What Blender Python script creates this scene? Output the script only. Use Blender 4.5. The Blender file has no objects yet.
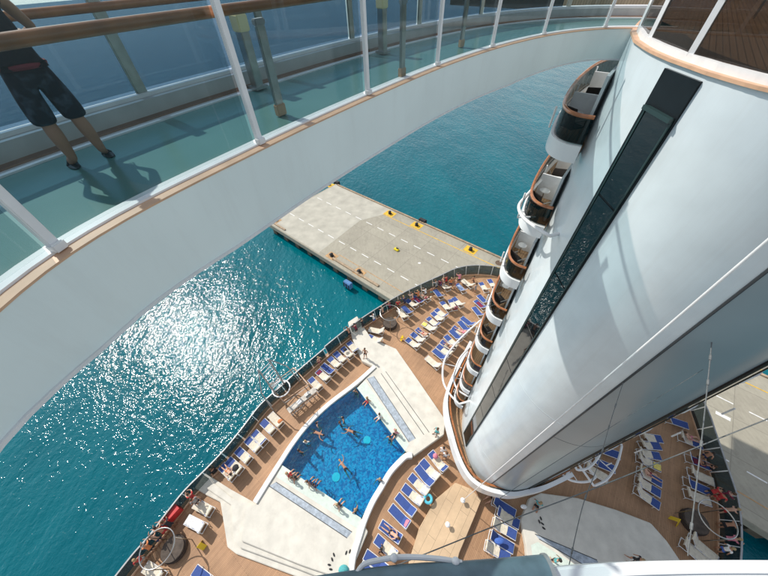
import bpy, bmesh, math, random
from mathutils import Vector, Matrix
random.seed(7)
S = bpy.context.scene
COL = S.collection
R_ = math.radians
# ---------------------------------------------------------------- camera
cd = bpy.data.cameras.new('camera'); cam = bpy.data.objects.new('camera', cd); COL.objects.link(cam)
cd.sensor_width = 36; cd.lens = 300/768*36; cd.clip_start = .05; cd.clip_end = 20000
RM = Matrix(((0.9994530334, 0.0330701371, 0), (-0.0244934116, 0.7402453258, -0.6718905643), (-0.0222195131, 0.6715230627, 0.7406504368)))
cam.matrix_world = RM.to_4x4()
# rows are the world axes in camera coordinates, so the matrix maps camera to world
S.camera = cam
# ---------------------------------------------------------------- world, sun
SUN_AZ, SUN_EL = 140.0, 45.0
w = bpy.data.worlds.new('World'); S.world = w; w.use_nodes = True
nt = w.node_tree; bg = nt.nodes['Background']
sky = nt.nodes.new('ShaderNodeTexSky'); sky.sky_type = 'NISHITA'; sky.sun_disc = False
sky.sun_elevation = R_(SUN_EL); sky.sun_rotation = R_(90-SUN_AZ); sky.dust_density = .6; sky.air_density = 1.0
hs = nt.nodes.new('ShaderNodeHueSaturation'); hs.inputs['Saturation'].default_value = .42; nt.links.new(sky.outputs[0], hs.inputs['Color']); nt.links.new(hs.outputs[0], bg.inputs[0]); bg.inputs[1].default_value = .15
sl = bpy.data.lights.new('sun', 'SUN'); sl.energy = 3.4; sl.angle = R_(.53); sl.color = (1, .95, .88)
so = bpy.data.objects.new('sun', sl); COL.objects.link(so)
sd = Vector((math.cos(R_(SUN_EL))*math.cos(R_(SUN_AZ)), math.cos(R_(SUN_EL))*math.sin(R_(SUN_AZ)), math.sin(R_(SUN_EL))))
so.rotation_euler = sd.to_track_quat('Z', 'Y').to_euler(); so.location = sd*100
vs = S.view_settings; S.display_settings.display_device = 'sRGB'
vs.view_transform = 'Standard'; vs.look = 'None'; vs.exposure = 0.3; vs.gamma = 1; vs.use_curve_mapping = False
S.cycles.max_bounces = 10; S.cycles.transparent_max_bounces = 24
# ---------------------------------------------------------------- tables in metres
T = {"rail":[[-18.711,-1.239],[-18.164,-0.191],[-17.631,0.786],[-17.006,1.718],[-16.358,3.061],[-15.647,4.332],[-14.612,5.628],[-13.52,7.103],[-12.53,8.794],[-11.536,10.651],[-10.072,12.29],[-8.483,14.067],[-6.278,16.335],[-3.825,18.719],[-1.105,20.932],[1.856,23.044],[4.375,24.535],[7.014,25.94],[9.093,27.086],[11.099,27.541],[12.999,27.45],[14.79,26.999],[16.331,25.856],[17.638,24.267]],
"rail_starboard":[[28.196,12.444],[27.58,9.801],[27.239,8.519],[26.758,7.322],[26.306,6.198],[25.881,5.14],[25.376,3.823],[24.837,2.603],[23.911,1.207],[22.868,-0.069],[21.782,-1.241]],
"platA":[[-2.885,12.21],[-2.043,13.192],[-1.011,14.214],[-2.479,15.04],[-3.627,17.826],[-4.178,19.962],[-3.193,20.763],[-1.577,17.747],[1.044,16.345],[2.988,12.81],[5.03,9.015],[4.708,7.822],[2.001,6.265],[1.292,6.657]],
"platB1":[[-8.846,5.994],[-9.546,4.758],[-10.228,3.416],[-12.618,4.444],[-15.02,5.602],[-15.508,4.591],[-14.377,4.101],[-13.122,3.62],[-12.211,1.921],[-11.717,0.969],[-10.959,0.58],[-6.83,-0.581],[-4.195,-1.356],[-2.98,-0.77],[-1.734,1.538],[-2.261,2.356]],
"platB2":[[-8.798,5.961],[-9.494,4.733],[-10.173,3.398],[-12.207,3.83],[-13.957,4.858],[-14.472,4.539],[-13.517,4.057],[-12.144,3.389],[-11.347,1.334],[-10.715,0.887],[-6.295,-0.346],[-4.006,-1.026],[-2.964,-0.766],[-1.725,1.53],[-2.249,2.343]],
"platB3":[[-8.75,5.929],[-9.442,4.707],[-10.117,3.38],[-10.995,3.28],[-10.698,1.258],[-6.302,-0.096],[-3.877,-0.739],[-2.948,-0.762],[-1.716,1.521],[-2.237,2.33]],
"platC":[[9.221,0.542],[9.328,1.911],[10.429,3.192],[11.363,3.479],[13.988,3.095],[16.475,2.303],[18.461,1.501],[18.947,0.508],[19.173,-0.47],[19.0,-1.655],[14.937,-3.078],[10.1,-2.97],[8.729,-1.642]],
"chanA":[[-1.944,13.121],[-1.272,13.368],[2.249,7.585],[1.677,7.329]],
"shelfA":[[-2.884,12.206],[-2.135,12.933],[1.664,7.175],[1.291,6.654]],
"chanB":[[-9.471,4.507],[-8.98,4.759],[-2.857,1.55],[-3.195,1.23]],
"shelfB":[[-8.747,5.927],[-9.014,5.098],[-2.434,1.707],[-2.236,2.33]],
"chanC":[[10.045,1.109],[10.225,0.835],[13.073,-0.762],[13.76,-0.584],[13.684,-0.335]],
"shelfC":[[9.56,0.533],[10.097,0.678],[13.0,-1.047],[12.283,-1.724],[9.295,-0.958]],
"poolO":[[-10.081,3.367],[-9.408,4.69],[-8.733,5.979],[-7.935,7.442],[-6.881,8.939],[-5.199,10.633],[-2.885,12.463],[-1.007,14.217]],
"poolI":[[1.857,6.541],[1.276,6.484],[0.677,6.063],[-0.161,5.309],[-0.89,4.319],[-1.58,3.383],[-2.156,2.32],[-2.49,1.481],[-2.925,0.274],[-3.067,-0.803]],
"pool":[[-8.766,5.94],[-8.093,7.178],[-6.907,8.904],[-5.218,10.599],[-2.89,12.232],[-0.741,9.216],[1.294,6.669],[0.51,5.956],[-0.248,5.132],[-0.896,4.277],[-1.589,3.402],[-2.241,2.335],[-5.445,4.014]],
"podium":[[5.047,4.34],[3.336,3.292],[1.954,1.665],[1.091,-0.077],[0.522,-1.463],[3.373,-1.982],[4.572,0.246],[5.936,2.019],[6.806,3.198],[6.129,3.916]],
"mezz":[[8.0,15.287],[6.287,12.748],[5.306,11.186],[4.755,9.897],[4.601,8.446],[4.7,7.169],[4.853,5.911],[5.15,4.8],[5.616,3.993],[6.386,3.445],[7.393,3.132],[8.432,2.992],[9.561,3.129],[10.879,3.377],[12.881,4.026]],
"hoop1":[[8.855,16.099],[6.981,14.547],[5.598,13.193],[4.716,11.914],[4.391,10.366],[4.683,9.31],[5.28,8.452]],
"hoop2":[[7.517,13.941],[6.416,12.884],[5.76,11.685],[5.515,10.803],[5.698,10.031],[6.317,9.517]],
"hoop3":[[6.997,11.925],[5.735,10.485],[5.178,9.742],[5.091,9.035],[5.303,8.426],[5.618,7.909]],
"hoop4":[[12.594,4.186],[13.22,4.227],[13.927,4.564],[14.608,5.096],[15.206,5.715]],
"hoop5":[[13.845,3.395],[14.83,3.716],[15.691,4.29],[16.443,5.019],[17.123,5.852]],
"hoop6":[[12.178,4.143],[12.534,3.831],[13.169,3.695],[13.883,3.734],[14.413,3.958]],
"loungers":{"A":[[-6.88,12.73,-45,"cream"],[-6.22,13.56,-42,"maroon"],[-5.77,14.21,-40,""],[-5.22,14.94,-44,"cream"],[-4.69,15.51,-46,"cream"],[-4.0,16.05,-49,"cream"],[-3.42,16.65,-53,"half"]],
"L":[[-1.06,17.61,-30,"cream"],[-0.9,18.71,-18,"full"]],
"B":[[-9.97,9.46,-40,"full"],[-10.54,8.9,-38,"cream"],[-11.05,8.0,-37,"half"],[-11.48,7.47,-36,"cream"],[-12.07,6.68,-34,"cream"],[-12.58,5.94,-33,"cream"],[-12.99,5.52,-34,"cream"]],
"C":[[-14.07,3.22,-22,"full"],[-14.28,2.27,-20,"print"],[-16.08,-0.26,-21,"full"],[-12.64,-0.59,-26,""]],
"D":[[3.96,5.74,-55,"half"],[3.22,5.19,-50,"cream"],[2.76,4.77,-52,""],[2.26,4.22,-45,"cream"],[1.73,3.58,-40,"cream"],[1.16,2.96,-44,""],[0.67,2.29,-42,"pink"],[-0.01,1.43,-34,""],[-0.38,0.61,-36,"cream"],[-1.07,-0.15,-31,""],[-1.37,-0.76,-32,""]],
"E":[[2.07,20.77,-64,"full"],[2.65,21.3,-57,""],[3.31,22.36,-47,"cream"],[4.1,22.82,-50,"dark"],[4.9,23.29,-49,"full"],[6.63,23.66,-66,""]],
"F":[[2.94,16.9,-45,"cream"],[3.51,17.56,-47,"cream"],[4.1,18.13,-48,"cream"],[4.91,18.92,-43,"yellow"],[5.45,19.54,-51,"half"],[6.01,20.24,-56,"cream"],[6.53,20.72,-53,"half"]],
"G":[[7.22,21.74,-63,"cream"],[8.02,21.93,-79,"maroon"],[8.73,22.3,-62,"cream"]],
"H":[[7.61,24.93,-60,"cream"],[9.51,24.49,-66,"stripe"],[10.5,25.24,-54,"full"],[12.33,24.54,-77,"cream"],[13.49,25.02,-79,"cream"]],
"J":[[10.71,20.71,-69,""],[11.26,21.78,-61,"dark"],[11.77,22.55,-65,""]],
"K":[[4.76,14.59,-49,"full"],[5.6,15.42,-49,""],[6.11,15.93,-47,"cream"],[6.63,16.52,-41,"cream"],[7.01,17.02,-56,"cream"],[7.66,17.73,-57,""],[8.17,18.25,-45,"cream"],[8.74,18.8,-64,""],[9.28,19.42,-52,""]],
"M":[[21.91,7.09,171,"cream"],[21.44,6.51,175,"cream"],[20.97,5.86,169,"cream"],[20.57,5.33,150,"yellow"],[20.07,4.4,143,"cream"],[19.57,3.78,142,"cream"],[19.09,3.11,137,"cream"]],
"N":[[24.86,8.3,156,""],[24.95,6.78,151,"cream"],[24.49,5.25,154,"dark"],[24.0,4.28,151,"full"],[23.23,3.66,151,""],[22.78,2.95,158,"full"]],
"P":[[17.83,6.19,157,""],[16.93,5.28,155,""],[16.11,4.77,146,"full"]],
"Q":[[8.25,2.78,148,""],[8.33,2.14,150,"half"],[7.91,1.53,151,"cream"],[7.5,0.83,151,""],[7.08,0.31,153,"cream"]],
"R":[[21.12,0.17,129,"full"],[20.41,-0.07,130,"full"]]},"bol":{"yellow":[[-13.607,73.765],[1.961,59.482],[7.681,54.607],[17.666,45.837]],
"orange":[[-24.279,58.473],[-10.206,45.408],[-4.559,40.482]]},"pierpts":{"blob":[2.792,46.587],
"white":[7.024,42.524],
"white2":[42.395,12.482],
"hole":[22.266,41.788],
"fend1":[-11.551,74.467],
"fend2":[9.147,56.059],
"bluef":[-6.802,38.976]},"circ":[[-15.432,0.959],[21.759,1.509],[0.541,19.714]],
"signs":[[-13.57,1.121],[20.435,1.578],[1.874,17.742]],
"people":[[-4.256,9.024,-28.6,"wade",30,0,"navy","dark","person wading in mid pool with arms bent, beside a floating swimmer"],[-4.014,9.356,-28.6,"wade",200,1,"skin","dark","person wading in mid pool just behind the one with arms bent"],[-3.1,8.303,-27.6,"swim",160,0,"skin","dark","swimmer stretched out just right of the two waders in mid pool"],[-6.275,9.004,-28.6,"wade",10,1,"skin","teal","bather nearest the curved seaward wall of the pool"],[-6.412,8.406,-27.6,"swim",-20,0,"skin","dark","lone swimmer just below the bather nearest the seaward pool wall"],[-7.026,7.57,-28.6,"wade",90,2,"white","white","person in white top wading along the seaward pool wall"],[-7.465,6.894,-28.6,"wade",60,0,"skin","dark","bare-chested person wading by seaward wall towards lower pool corner"],[-3.006,11.877,-28.6,"wade",250,3,"skin","dark","person wading in the shaded top corner of the pool"],[-1.822,10.928,-27.5,"sit",225,0,"skin","red","person sitting on pool shelf near the shaded top corner"],[-0.736,9.457,-27.5,"sit",215,1,"white","white","person in white swimwear sitting midway on the upper pool shelf"],[0.088,7.666,-28.6,"wade",230,3,"skin","red","person in red trunks in water at the upper pool shelf"],[0.619,8.077,-27.5,"sit",225,1,"pink","dark","person in pink top sitting at lower end of upper pool shelf"],[-3.624,5.588,-27.6,"swim",130,0,"skin","dark","swimmer arms outstretched beside the lower pool light"],[-0.808,4.647,-28.6,"wade",250,2,"grey","dark","person wading alone against the inner curved pool wall"],[-8.033,5.14,-27.5,"sit",40,1,"red","red","person in red sitting on lower pool shelf at its seaward end"],[-7.585,4.856,-27.5,"sit",50,0,"skin","dark","bare-chested person sitting second along the lower pool shelf"],[-6.36,4.554,-27.5,"sit",45,3,"skin","navy","person in navy trunks sitting on lower pool shelf, third along"],[-5.864,4.343,-27.5,"sit",60,0,"navy","navy","person in navy swimwear sitting on lower pool shelf, fourth along"],[-3.974,3.031,-27.5,"sit",50,1,"skin","dark","lone person sitting near inner end of the lower pool shelf"],[-2.648,2.804,-28.6,"wade",140,0,"skin","dark","person wading in the lowest inner corner of the pool"],[-14.816,3.842,-28,"lean",150,1,"red","dark","person in red top leaning on rail beside white step platform"],[-14.599,3.615,-28,"stand",150,0,"grey","dark","person in grey standing behind the red-topped one at the rail"],[-16.278,1.907,-28,"lean",150,0,"skin","red","person in red shorts leaning on rail below the red box"],[-15.961,2.286,-28,"lean",155,2,"dark","dark","person in black leaning on rail just below the red box"],[-16.49,1.482,-28,"lean",145,1,"skin","navy","person in navy shorts leaning on rail left of the round daybed hoop"],[-16.74,1.017,-28,"lean",150,3,"orange","dark","person in orange top leaning on rail at bottom left corner"],[-17.098,0.419,-28,"stand",150,0,"red","grey","person in red top and grey shorts at the lowest left rail"],[-14.244,5.688,-28,"sit",150,0,"dark","dark","person in black sitting by the rail above the white step platform"],[-6.732,14.981,-28,"stand",140,1,"skin","maroon","person in maroon shorts at the rail behind the maroon-towelled lounger"],[-3.883,18.198,-28,"lean",130,0,"skin","dark","person leaning on rail at upper end of white platform, lowest of five"],[-3.155,18.685,-28,"lean",130,1,"maroon","dark","person in maroon top at rail above white platform, second of five"],[-2.411,19.181,-28,"lean",125,3,"dark","dark","person in black at rail above white platform, third of five"],[-1.211,19.943,-28,"lean",130,0,"white","blue","person in white top and blue shorts leaning on the seaward rail"],[-0.195,20.881,-28,"lean",125,1,"skin","dark","person at rail between the white-topped one and the pier corner"],[0.621,21.57,-28,"lean",125,0,"maroon","dark","person in maroon top at rail by the pier corner"],[1.553,21.841,-28,"stand",100,3,"red","dark","person in bright red top standing at rail by the pier corner"],[2.383,22.239,-28,"lean",120,0,"navy","dark","person in navy top at rail just right of the red-topped one"],[3.36,22.807,-28,"lean",120,1,"skin","red","person in red shorts leaning on rail above the dark-towelled lounger"],[4.091,23.085,-28,"lean",118,2,"orange","dark","person in orange top leaning on the pier-side rail"],[4.966,23.519,-28,"lean",118,1,"white","dark","person in white top and dark shorts leaning on pier-side rail"],[5.738,23.823,-28,"stand",110,0,"skin","teal","person in teal shorts standing at the pier-side rail"],[6.425,24.588,-28,"lean",115,3,"grey","dark","person in grey top leaning left of the crowd at the rail bend"],[6.861,24.922,-28,"stand",60,0,"maroon","navy","person in maroon top in the crowd at the rail bend"],[7.278,25.24,-28,"stand",200,1,"skin","dark","bare-chested person facing inward in the crowd at the rail bend"],[7.764,25.367,-28,"lean",110,0,"red","dark","person in red top leaning outward in the crowd at the rail bend"],[8.225,25.028,-28,"stand",270,2,"orange","navy","person in orange top on right side of the crowd at the rail bend"],[8.832,25.0,-28,"stand",180,1,"skin","maroon","person in maroon shorts beside the striped lounger near the stern rail"],[9.413,25.633,-28,"lean",95,0,"pink","dark","person in pink top leaning on the curved stern rail"],[11.378,26.099,-28,"sit",270,0,"skin","dark","person sitting by the stern rail between two cream loungers"],[11.067,24.071,-28,"stand",300,3,"grey","grey","person in grey standing inboard of the stern loungers"],[-2.105,15.422,-27.5,"stand",250,0,"skin","dark","person standing alone at the seaward corner of upper white platform"],[4.149,17.998,-27.35,"lie",-48,1,"skin","red","person in red lying on third lounger of the second row"],[6.67,16.353,-27.35,"lie",-47,0,"skin","dark","person in dark trunks lying in the row beside the white hoop"],[8.28,18.157,-27.35,"lie",-45,1,"pink","pink","person in pink lying in the row beside the white hoop"],[4.855,23.143,-27.35,"lie",-48,1,"maroon","dark","person in maroon lying in the row nearest the pier"],[-0.008,1.415,-27.35,"lie",-34,1,"skin","dark","person in dark trunks sunbathing at lower end of inner pool row"],[-12.967,5.598,-27.35,"lie",-34,1,"skin","orange","person in orange trunks sunbathing beside the white step platform"],[-0.819,0.594,-28,"sit",-30,0,"dark","dark","person in black sitting on deck at lower end of inner pool row"],[3.987,7.804,-27.5,"stand",200,2,"teal","teal","person in teal standing at inner corner of upper white platform"],[4.34,6.493,-28,"stand",240,1,"white","white","person in white standing beside the topmost inner pool lounger"],[4.523,6.124,-28,"stand",250,0,"white","grey","person in white top and grey trousers under the walkway rim"],[23.724,3.15,-28,"lean",0,3,"red","dark","person in red top at starboard rail, topmost of three in red"],[23.912,2.808,-28,"stand",20,0,"red","red","person all in red at starboard rail above the round daybed"],[24.297,2.952,-28,"lean",-10,1,"maroon","red","person in maroon top with red shorts at starboard rail"],[25.07,5.514,-28,"stand",10,0,"skin","navy","person in navy shorts near starboard rail behind the grey cable"],[25.281,4.761,-28,"sit",330,1,"dark","navy","person in black sitting by starboard rail behind the grey cable"],[25.011,6.963,-27.35,"lie",154,1,"skin","pink","person in pink trunks lying in the starboard rail row"],[24.738,5.132,-27.35,"lie",154,0,"skin","dark","person in dark trunks lying in the starboard rail row"],[20.086,4.513,-27.35,"lie",143,1,"skin","maroon","person in maroon trunks lying in the inner starboard row"],[23.961,2.08,-28,"lean",-10,1,"skin","red","person in red shorts leaning on rail over dark water, topmost of three"],[23.305,1.263,-28,"lean",-10,0,"skin","dark","person in dark shorts leaning on rail over dark water, middle of three"],[22.789,0.536,-28,"lean",-15,3,"pink","dark","person in pink top leaning on rail over dark water, lowest of three"],[22.192,-0.003,-28,"stand",-15,0,"white","blue","person in white top and blue shorts at lowest starboard rail"],[15.748,-0.386,-27.5,"stand",150,0,"dark","dark","person in black standing on starboard white platform by the white rim"],[10.524,-0.258,-27.5,"stand",110,3,"teal","dark","dark-haired person in teal top beside the end of the blue roller"],[7.828,3.39,-28,"sit",200,1,"skin","dark","person sitting beside the loungers just below the tower walkway"],[10.816,2.814,-27.5,"sit",230,0,"teal","dark","person in teal top sitting at inner corner of starboard platform"]],
"items":[["mast",-10.066,12.177,-28],["counter1",-8.922,10.069,-27],["counter2",-6.767,12.026,-27],["sq1",-11.203,12.514,-28],["sq2",-9.183,14.326,-28],["sq3",-7.52,12.589,-28],["sq4",-9.548,11.005,-28],["red",-16.305,2.819,-27.5],["lampA",3.961,1.766,-27.5],["lampB",5.314,3.146,-27.5],["bag",9.725,2.662,-27.5],["ball",3.729,6.168,-27.3],["ring",2.768,3.314,-27.3],["orange",-9.459,9.241,-27.3],["shoe1",-4.098,0.253,-27.5],["shoe2",-4.256,-0.245,-27.5],["shoe3",-3.084,0.485,-27.5],["bagB",-3.302,-0.415,-27.5],["shoeC",10.773,1.533,-27.5],["shoeC2",10.687,1.875,-27.5],["pole",5.323,3.143,-28],["light1",-1.954,7.941,-28.75],["light2",-4.479,5.191,-28.75],["hatA",-4.26,16.261,-27.3],["hatB",-12.363,5.781,-27.3],["towel_blue",7.345,0.79,-27.2]],
"cables":{"c1":[[7.769,4.149,-5.8],[7.428,3.377,-6.2],[6.894,2.401,-6.6],[6.363,1.44,-7],[5.41,-0.078,-7.5]],
"c2":[[6.878,3.659,-8.5],[6.058,2.676,-8.6],[5.174,1.624,-8.6],[4.325,0.814,-8.4],[3.36,-0.225,-8]],
"c3":[[7.698,1.941,-6],[6.877,1.709,-7],[5.609,1.365,-7.5],[4.287,1.011,-7.8],[2.314,0.514,-8.2],[0.976,0.159,-8.2],[-0.263,-0.168,-8.1]],
"c4":[[7.792,3.288,-7],[4.49,1.867,-8.5],[2.682,1.065,-9]]},"near":{"rim":[[1.524,-0.218],[1.824,-0.178],[2.419,-0.135],[3.305,-0.108],[4.179,-0.108],[5.041,-0.124],[5.889,-0.15],[7.279,-0.2]],
"pipe":[[-2.046,-0.266],[-1.063,-0.156],[0.1,-0.068],[1.13,-0.049],[2.219,-0.011]],
"glass":[[-0.596,-0.249],[-0.458,-0.054],[-0.193,0.005],[0.18,0.029],[0.696,-0.006],[1.011,-0.057]]}}
DECK = -28.0; SEA = -42.5; PIER = -40.0; TOP = -1.5
AX = Vector((math.cos(R_(52)), math.sin(R_(52)))); NX = Vector((AX.y, -AX.x)); O2 = Vector((7.5, 5.5))
def SH(t, s, z=None):
    p = O2 + NX*t + AX*s
    return Vector((p.x, p.y)) if z is None else Vector((p.x, p.y, z))
# ---------------------------------------------------------------- materials
MATS = {}
def mat(name, col, rough=.6, metal=0, noise=0, nscale=3, bump=0, bscale=30, coat=0, spec=.5):
    if name in MATS: return MATS[name]
    m = bpy.data.materials.new(name); m.use_nodes = True; n = m.node_tree.nodes; l = m.node_tree.links
    b = n['Principled BSDF']; b.inputs['Base Color'].default_value = (*col, 1); b.inputs['Roughness'].default_value = rough
    b.inputs['Metallic'].default_value = metal; b.inputs['Coat Weight'].default_value = coat; b.inputs['Specular IOR Level'].default_value = spec
    if noise or bump:
        g = n.new('ShaderNodeNewGeometry')
    if noise:
        t = n.new('ShaderNodeTexNoise'); t.inputs['Scale'].default_value = nscale; t.inputs['Detail'].default_value = 6
        l.new(g.outputs['Position'], t.inputs['Vector'])
        r = n.new('ShaderNodeMapRange'); r.inputs[1].default_value = .3; r.inputs[2].default_value = .7; r.inputs[3].default_value = 1-noise; r.inputs[4].default_value = 1+noise
        l.new(t.outputs[0], r.inputs[0])
        mx = n.new('ShaderNodeVectorMath'); mx.operation = 'SCALE'; mx.inputs[0].default_value = col
        l.new(r.outputs[0], mx.inputs['Scale']); l.new(mx.outputs[0], b.inputs['Base Color'])
    if bump:
        t = n.new('ShaderNodeTexNoise'); t.inputs['Scale'].default_value = bscale; t.inputs['Detail'].default_value = 4
        l.new(g.outputs['Position'], t.inputs['Vector'])
        bp = n.new('ShaderNodeBump'); bp.inputs['Strength'].default_value = 1; bp.inputs['Distance'].default_value = bump
        l.new(t.outputs[0], bp.inputs['Height']); l.new(bp.outputs[0], b.inputs['Normal'])
    MATS[name] = m; return m
def weather(m, amt, sxy=3.0, sz=.25, dirt=(.42, .38, .33)):
    n = m.node_tree.nodes; l = m.node_tree.links; b = n['Principled BSDF']; src = b.inputs['Base Color'].links[0].from_socket if b.inputs['Base Color'].links else None
    g = n.new('ShaderNodeNewGeometry'); mp = n.new('ShaderNodeMapping'); mp.inputs['Scale'].default_value = (sxy, sxy, sz); l.new(g.outputs['Position'], mp.inputs[0])
    t = n.new('ShaderNodeTexNoise'); t.inputs['Scale'].default_value = 1; t.inputs['Detail'].default_value = 9; t.inputs['Roughness'].default_value = .7; l.new(mp.outputs[0], t.inputs['Vector'])
    r = n.new('ShaderNodeMapRange'); r.inputs[1].default_value = .5; r.inputs[2].default_value = .78; r.inputs[4].default_value = amt; l.new(t.outputs[0], r.inputs[0])
    mx = n.new('ShaderNodeMix'); mx.data_type = 'RGBA'; l.new(r.outputs[0], mx.inputs[0])
    if src: l.new(src, mx.inputs[6])
    else: mx.inputs[6].default_value = b.inputs['Base Color'].default_value
    mx.inputs[7].default_value = (*dirt, 1); l.new(mx.outputs[2], b.inputs['Base Color'])
def glass(name, tint, rough=0.0, refl=1.0, dirt=0.0, dirtcol=(.6,.7,.7)):
    if name in MATS: return MATS[name]
    m = bpy.data.materials.new(name); m.use_nodes = True; n = m.node_tree.nodes; l = m.node_tree.links
    n.remove(n['Principled BSDF']); out = n['Material Output']
    t = n.new('ShaderNodeBsdfTransparent'); t.inputs[0].default_value = (*tint, 1)
    g = n.new('ShaderNodeBsdfGlossy'); g.inputs['Roughness'].default_value = rough; g.inputs[0].default_value = (1, 1, 1, 1)
    f0 = n.new('ShaderNodeLayerWeight'); f0.inputs[0].default_value = .5
    f1 = n.new('ShaderNodeMath'); f1.operation = 'POWER'; f1.inputs[1].default_value = 4; l.new(f0.outputs['Facing'], f1.inputs[0])
    f = n.new('ShaderNodeMapRange'); f.inputs[3].default_value = .045*refl; f.inputs[4].default_value = .9*refl; l.new(f1.outputs[0], f.inputs[0])
    mx = n.new('ShaderNodeMixShader'); l.new(f.outputs[0], mx.inputs[0]); l.new(t.outputs[0], mx.inputs[1]); l.new(g.outputs[0], mx.inputs[2])
    last = mx
    if dirt:
        d = n.new('ShaderNodeBsdfDiffuse'); d.inputs[0].default_value = (*dirtcol, 1)
        ge = n.new('ShaderNodeNewGeometry'); no = n.new('ShaderNodeTexNoise'); no.inputs['Scale'].default_value = 2.2; no.inputs['Detail'].default_value = 8
        l.new(ge.outputs['Position'], no.inputs['Vector'])
        r = n.new('ShaderNodeMapRange'); r.inputs[1].default_value = .3; r.inputs[2].default_value = .75; r.inputs[3].default_value = dirt*.4; r.inputs[4].default_value = dirt*1.4
        l.new(no.outputs[0], r.inputs[0]); m2 = n.new('ShaderNodeMixShader')
        l.new(r.outputs[0], m2.inputs[0]); l.new(mx.outputs[0], m2.inputs[1]); l.new(d.outputs[0], m2.inputs[2]); last = m2
    l.new(last.outputs[0], out.inputs[0]); MATS[name] = m; return m
def nodes_of(name):
    m = bpy.data.materials.new(name); m.use_nodes = True; MATS[name] = m
    return m, m.node_tree.nodes, m.node_tree.links, m.node_tree.nodes['Principled BSDF']
def teak(name, c1, c2, lw=.1, rot=52):
    m, n, l, b = nodes_of(name)
    g = n.new('ShaderNodeNewGeometry'); mp = n.new('ShaderNodeMapping'); mp.inputs['Rotation'].default_value = (0, 0, R_(-rot))
    l.new(g.outputs['Position'], mp.inputs[0])
    br = n.new('ShaderNodeTexBrick'); br.inputs['Scale'].default_value = 1; br.inputs['Brick Width'].default_value = 2.6; br.inputs['Row Height'].default_value = lw
    br.inputs['Mortar Size'].default_value = .008; br.inputs['Color1'].default_value = (*c1, 1); br.inputs['Color2'].default_value = (*c2, 1)
    br.inputs['Mortar'].default_value = (c1[0]*.35, c1[1]*.35, c1[2]*.35, 1); br.inputs['Bias'].default_value = 0
    l.new(mp.outputs[0], br.inputs[0])
    no = n.new('ShaderNodeTexNoise'); no.inputs['Scale'].default_value = .55; no.inputs['Detail'].default_value = 8; no.inputs['Roughness'].default_value = .65
    l.new(g.outputs['Position'], no.inputs['Vector'])
    r = n.new('ShaderNodeMapRange'); r.inputs[1].default_value = .3; r.inputs[2].default_value = .7; r.inputs[3].default_value = .8; r.inputs[4].default_value = 1.18
    l.new(no.outputs[0], r.inputs[0])
    mx = n.new('ShaderNodeVectorMath'); mx.operation = 'SCALE'; l.new(br.outputs[0], mx.inputs[0]); l.new(r.outputs[0], mx.inputs['Scale'])
    l.new(mx.outputs[0], b.inputs['Base Color']); b.inputs['Roughness'].default_value = .65
    return m
WHITE = mat('white_paint', (.78, .8, .8), .32, noise=.035, nscale=.5, coat=.15)
WHITE2 = mat('white_gelcoat', (.66, .73, .75), .28, noise=.05, nscale=1.4, coat=.25, bump=.0016, bscale=2.2)
BRIDGEW = mat('bridge_paint', (.80, .88, .85), .38, noise=.05, nscale=.6, coat=.1)
PLAT = mat('platform_surface', (.64, .61, .53), .7, noise=.1, nscale=1.3)
COPE = mat('coping_white', (.8, .79, .75), .5, noise=.06, nscale=2)
weather(WHITE2, .13, 4, .12); weather(BRIDGEW, .10, 5, .8); weather(PLAT, .35, 1.2, 1.2, (.38, .34, .28))
TEAK = teak('teak_deck', (.47, .275, .15), (.40, .23, .125))
TEAK2 = teak('teak_podium', (.62, .45, .28), (.57, .41, .255), .6)
TEAKU = teak('teak_upper', (.40, .29, .19), (.34, .245, .16), .12)
TEAKD = teak('teak_balcony', (.42, .26, .14), (.36, .22, .12), .12)
WOOD = mat('varnished_wood', (.36, .13, .045), .3, noise=.3, nscale=5, coat=.4)
LEDGE = mat('pale_wood_ledge', (.62, .38, .235), .5, noise=.12, nscale=4)
SILL = mat('wood_sill', (.25, .15, .10), .6, noise=.2, nscale=4)
CURB = mat('grey_curb', (.5, .49, .46), .5, noise=.1, nscale=3)
STEEL = mat('brushed_steel', (.45, .45, .43), .28, 1, noise=.15, nscale=8)
GREYM = mat('grey_metal', (.36, .37, .37), .5, .4, noise=.15, nscale=6)
WMET = mat('white_metal', (.78, .78, .77), .35, noise=.05, nscale=5)
BLACKP = mat('black_panel', (.008, .012, .015), .3, noise=.2, nscale=2, spec=.25)
BLACKG = mat('black_glass', (.004, .006, .008), .03, bump=.0012, bscale=1.6, spec=.9)
DARK = mat('dark_rubber', (.02, .02, .02), .7, noise=.2)
SEAMM = mat('dark_seam', (.04, .045, .05), .6)
CABLE = mat('wire_grey', (.16, .17, .17), .5, .5, noise=.2, nscale=20)
BLUEP = mat('blue_grey_vinyl', (.11, .17, .2), .45, noise=.25, nscale=3, bump=.004, bscale=8)
FARG = glass('far_bridge_glass', (.40, .50, .60), refl=.4)
BRONZE = glass('bronze_glass', (.34, .30, .27), refl=.7, dirt=.02, dirtcol=(.25, .2, .17))
CLEARG = glass('bridge_glass', (.72, .79, .80), refl=.3, dirt=.008, dirtcol=(.35, .5, .58))
SMOKE = glass('smoked_glass', (.30, .34, .35), refl=.5, dirt=.12, dirtcol=(.2,.24,.24))
BALG = glass('balcony_glass', (.42, .43, .42), refl=.5)
BLUE = mat('blue_sling', (.035, .075, .26), .75, noise=.15, nscale=14)
BACK = mat('dark_mesh_back', (.035, .028, .024), .85, noise=.2, nscale=20)
CREAM = mat('cream_towel', (.66, .60, .48), .9, noise=.12, nscale=6, bump=.01, bscale=30)
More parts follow.
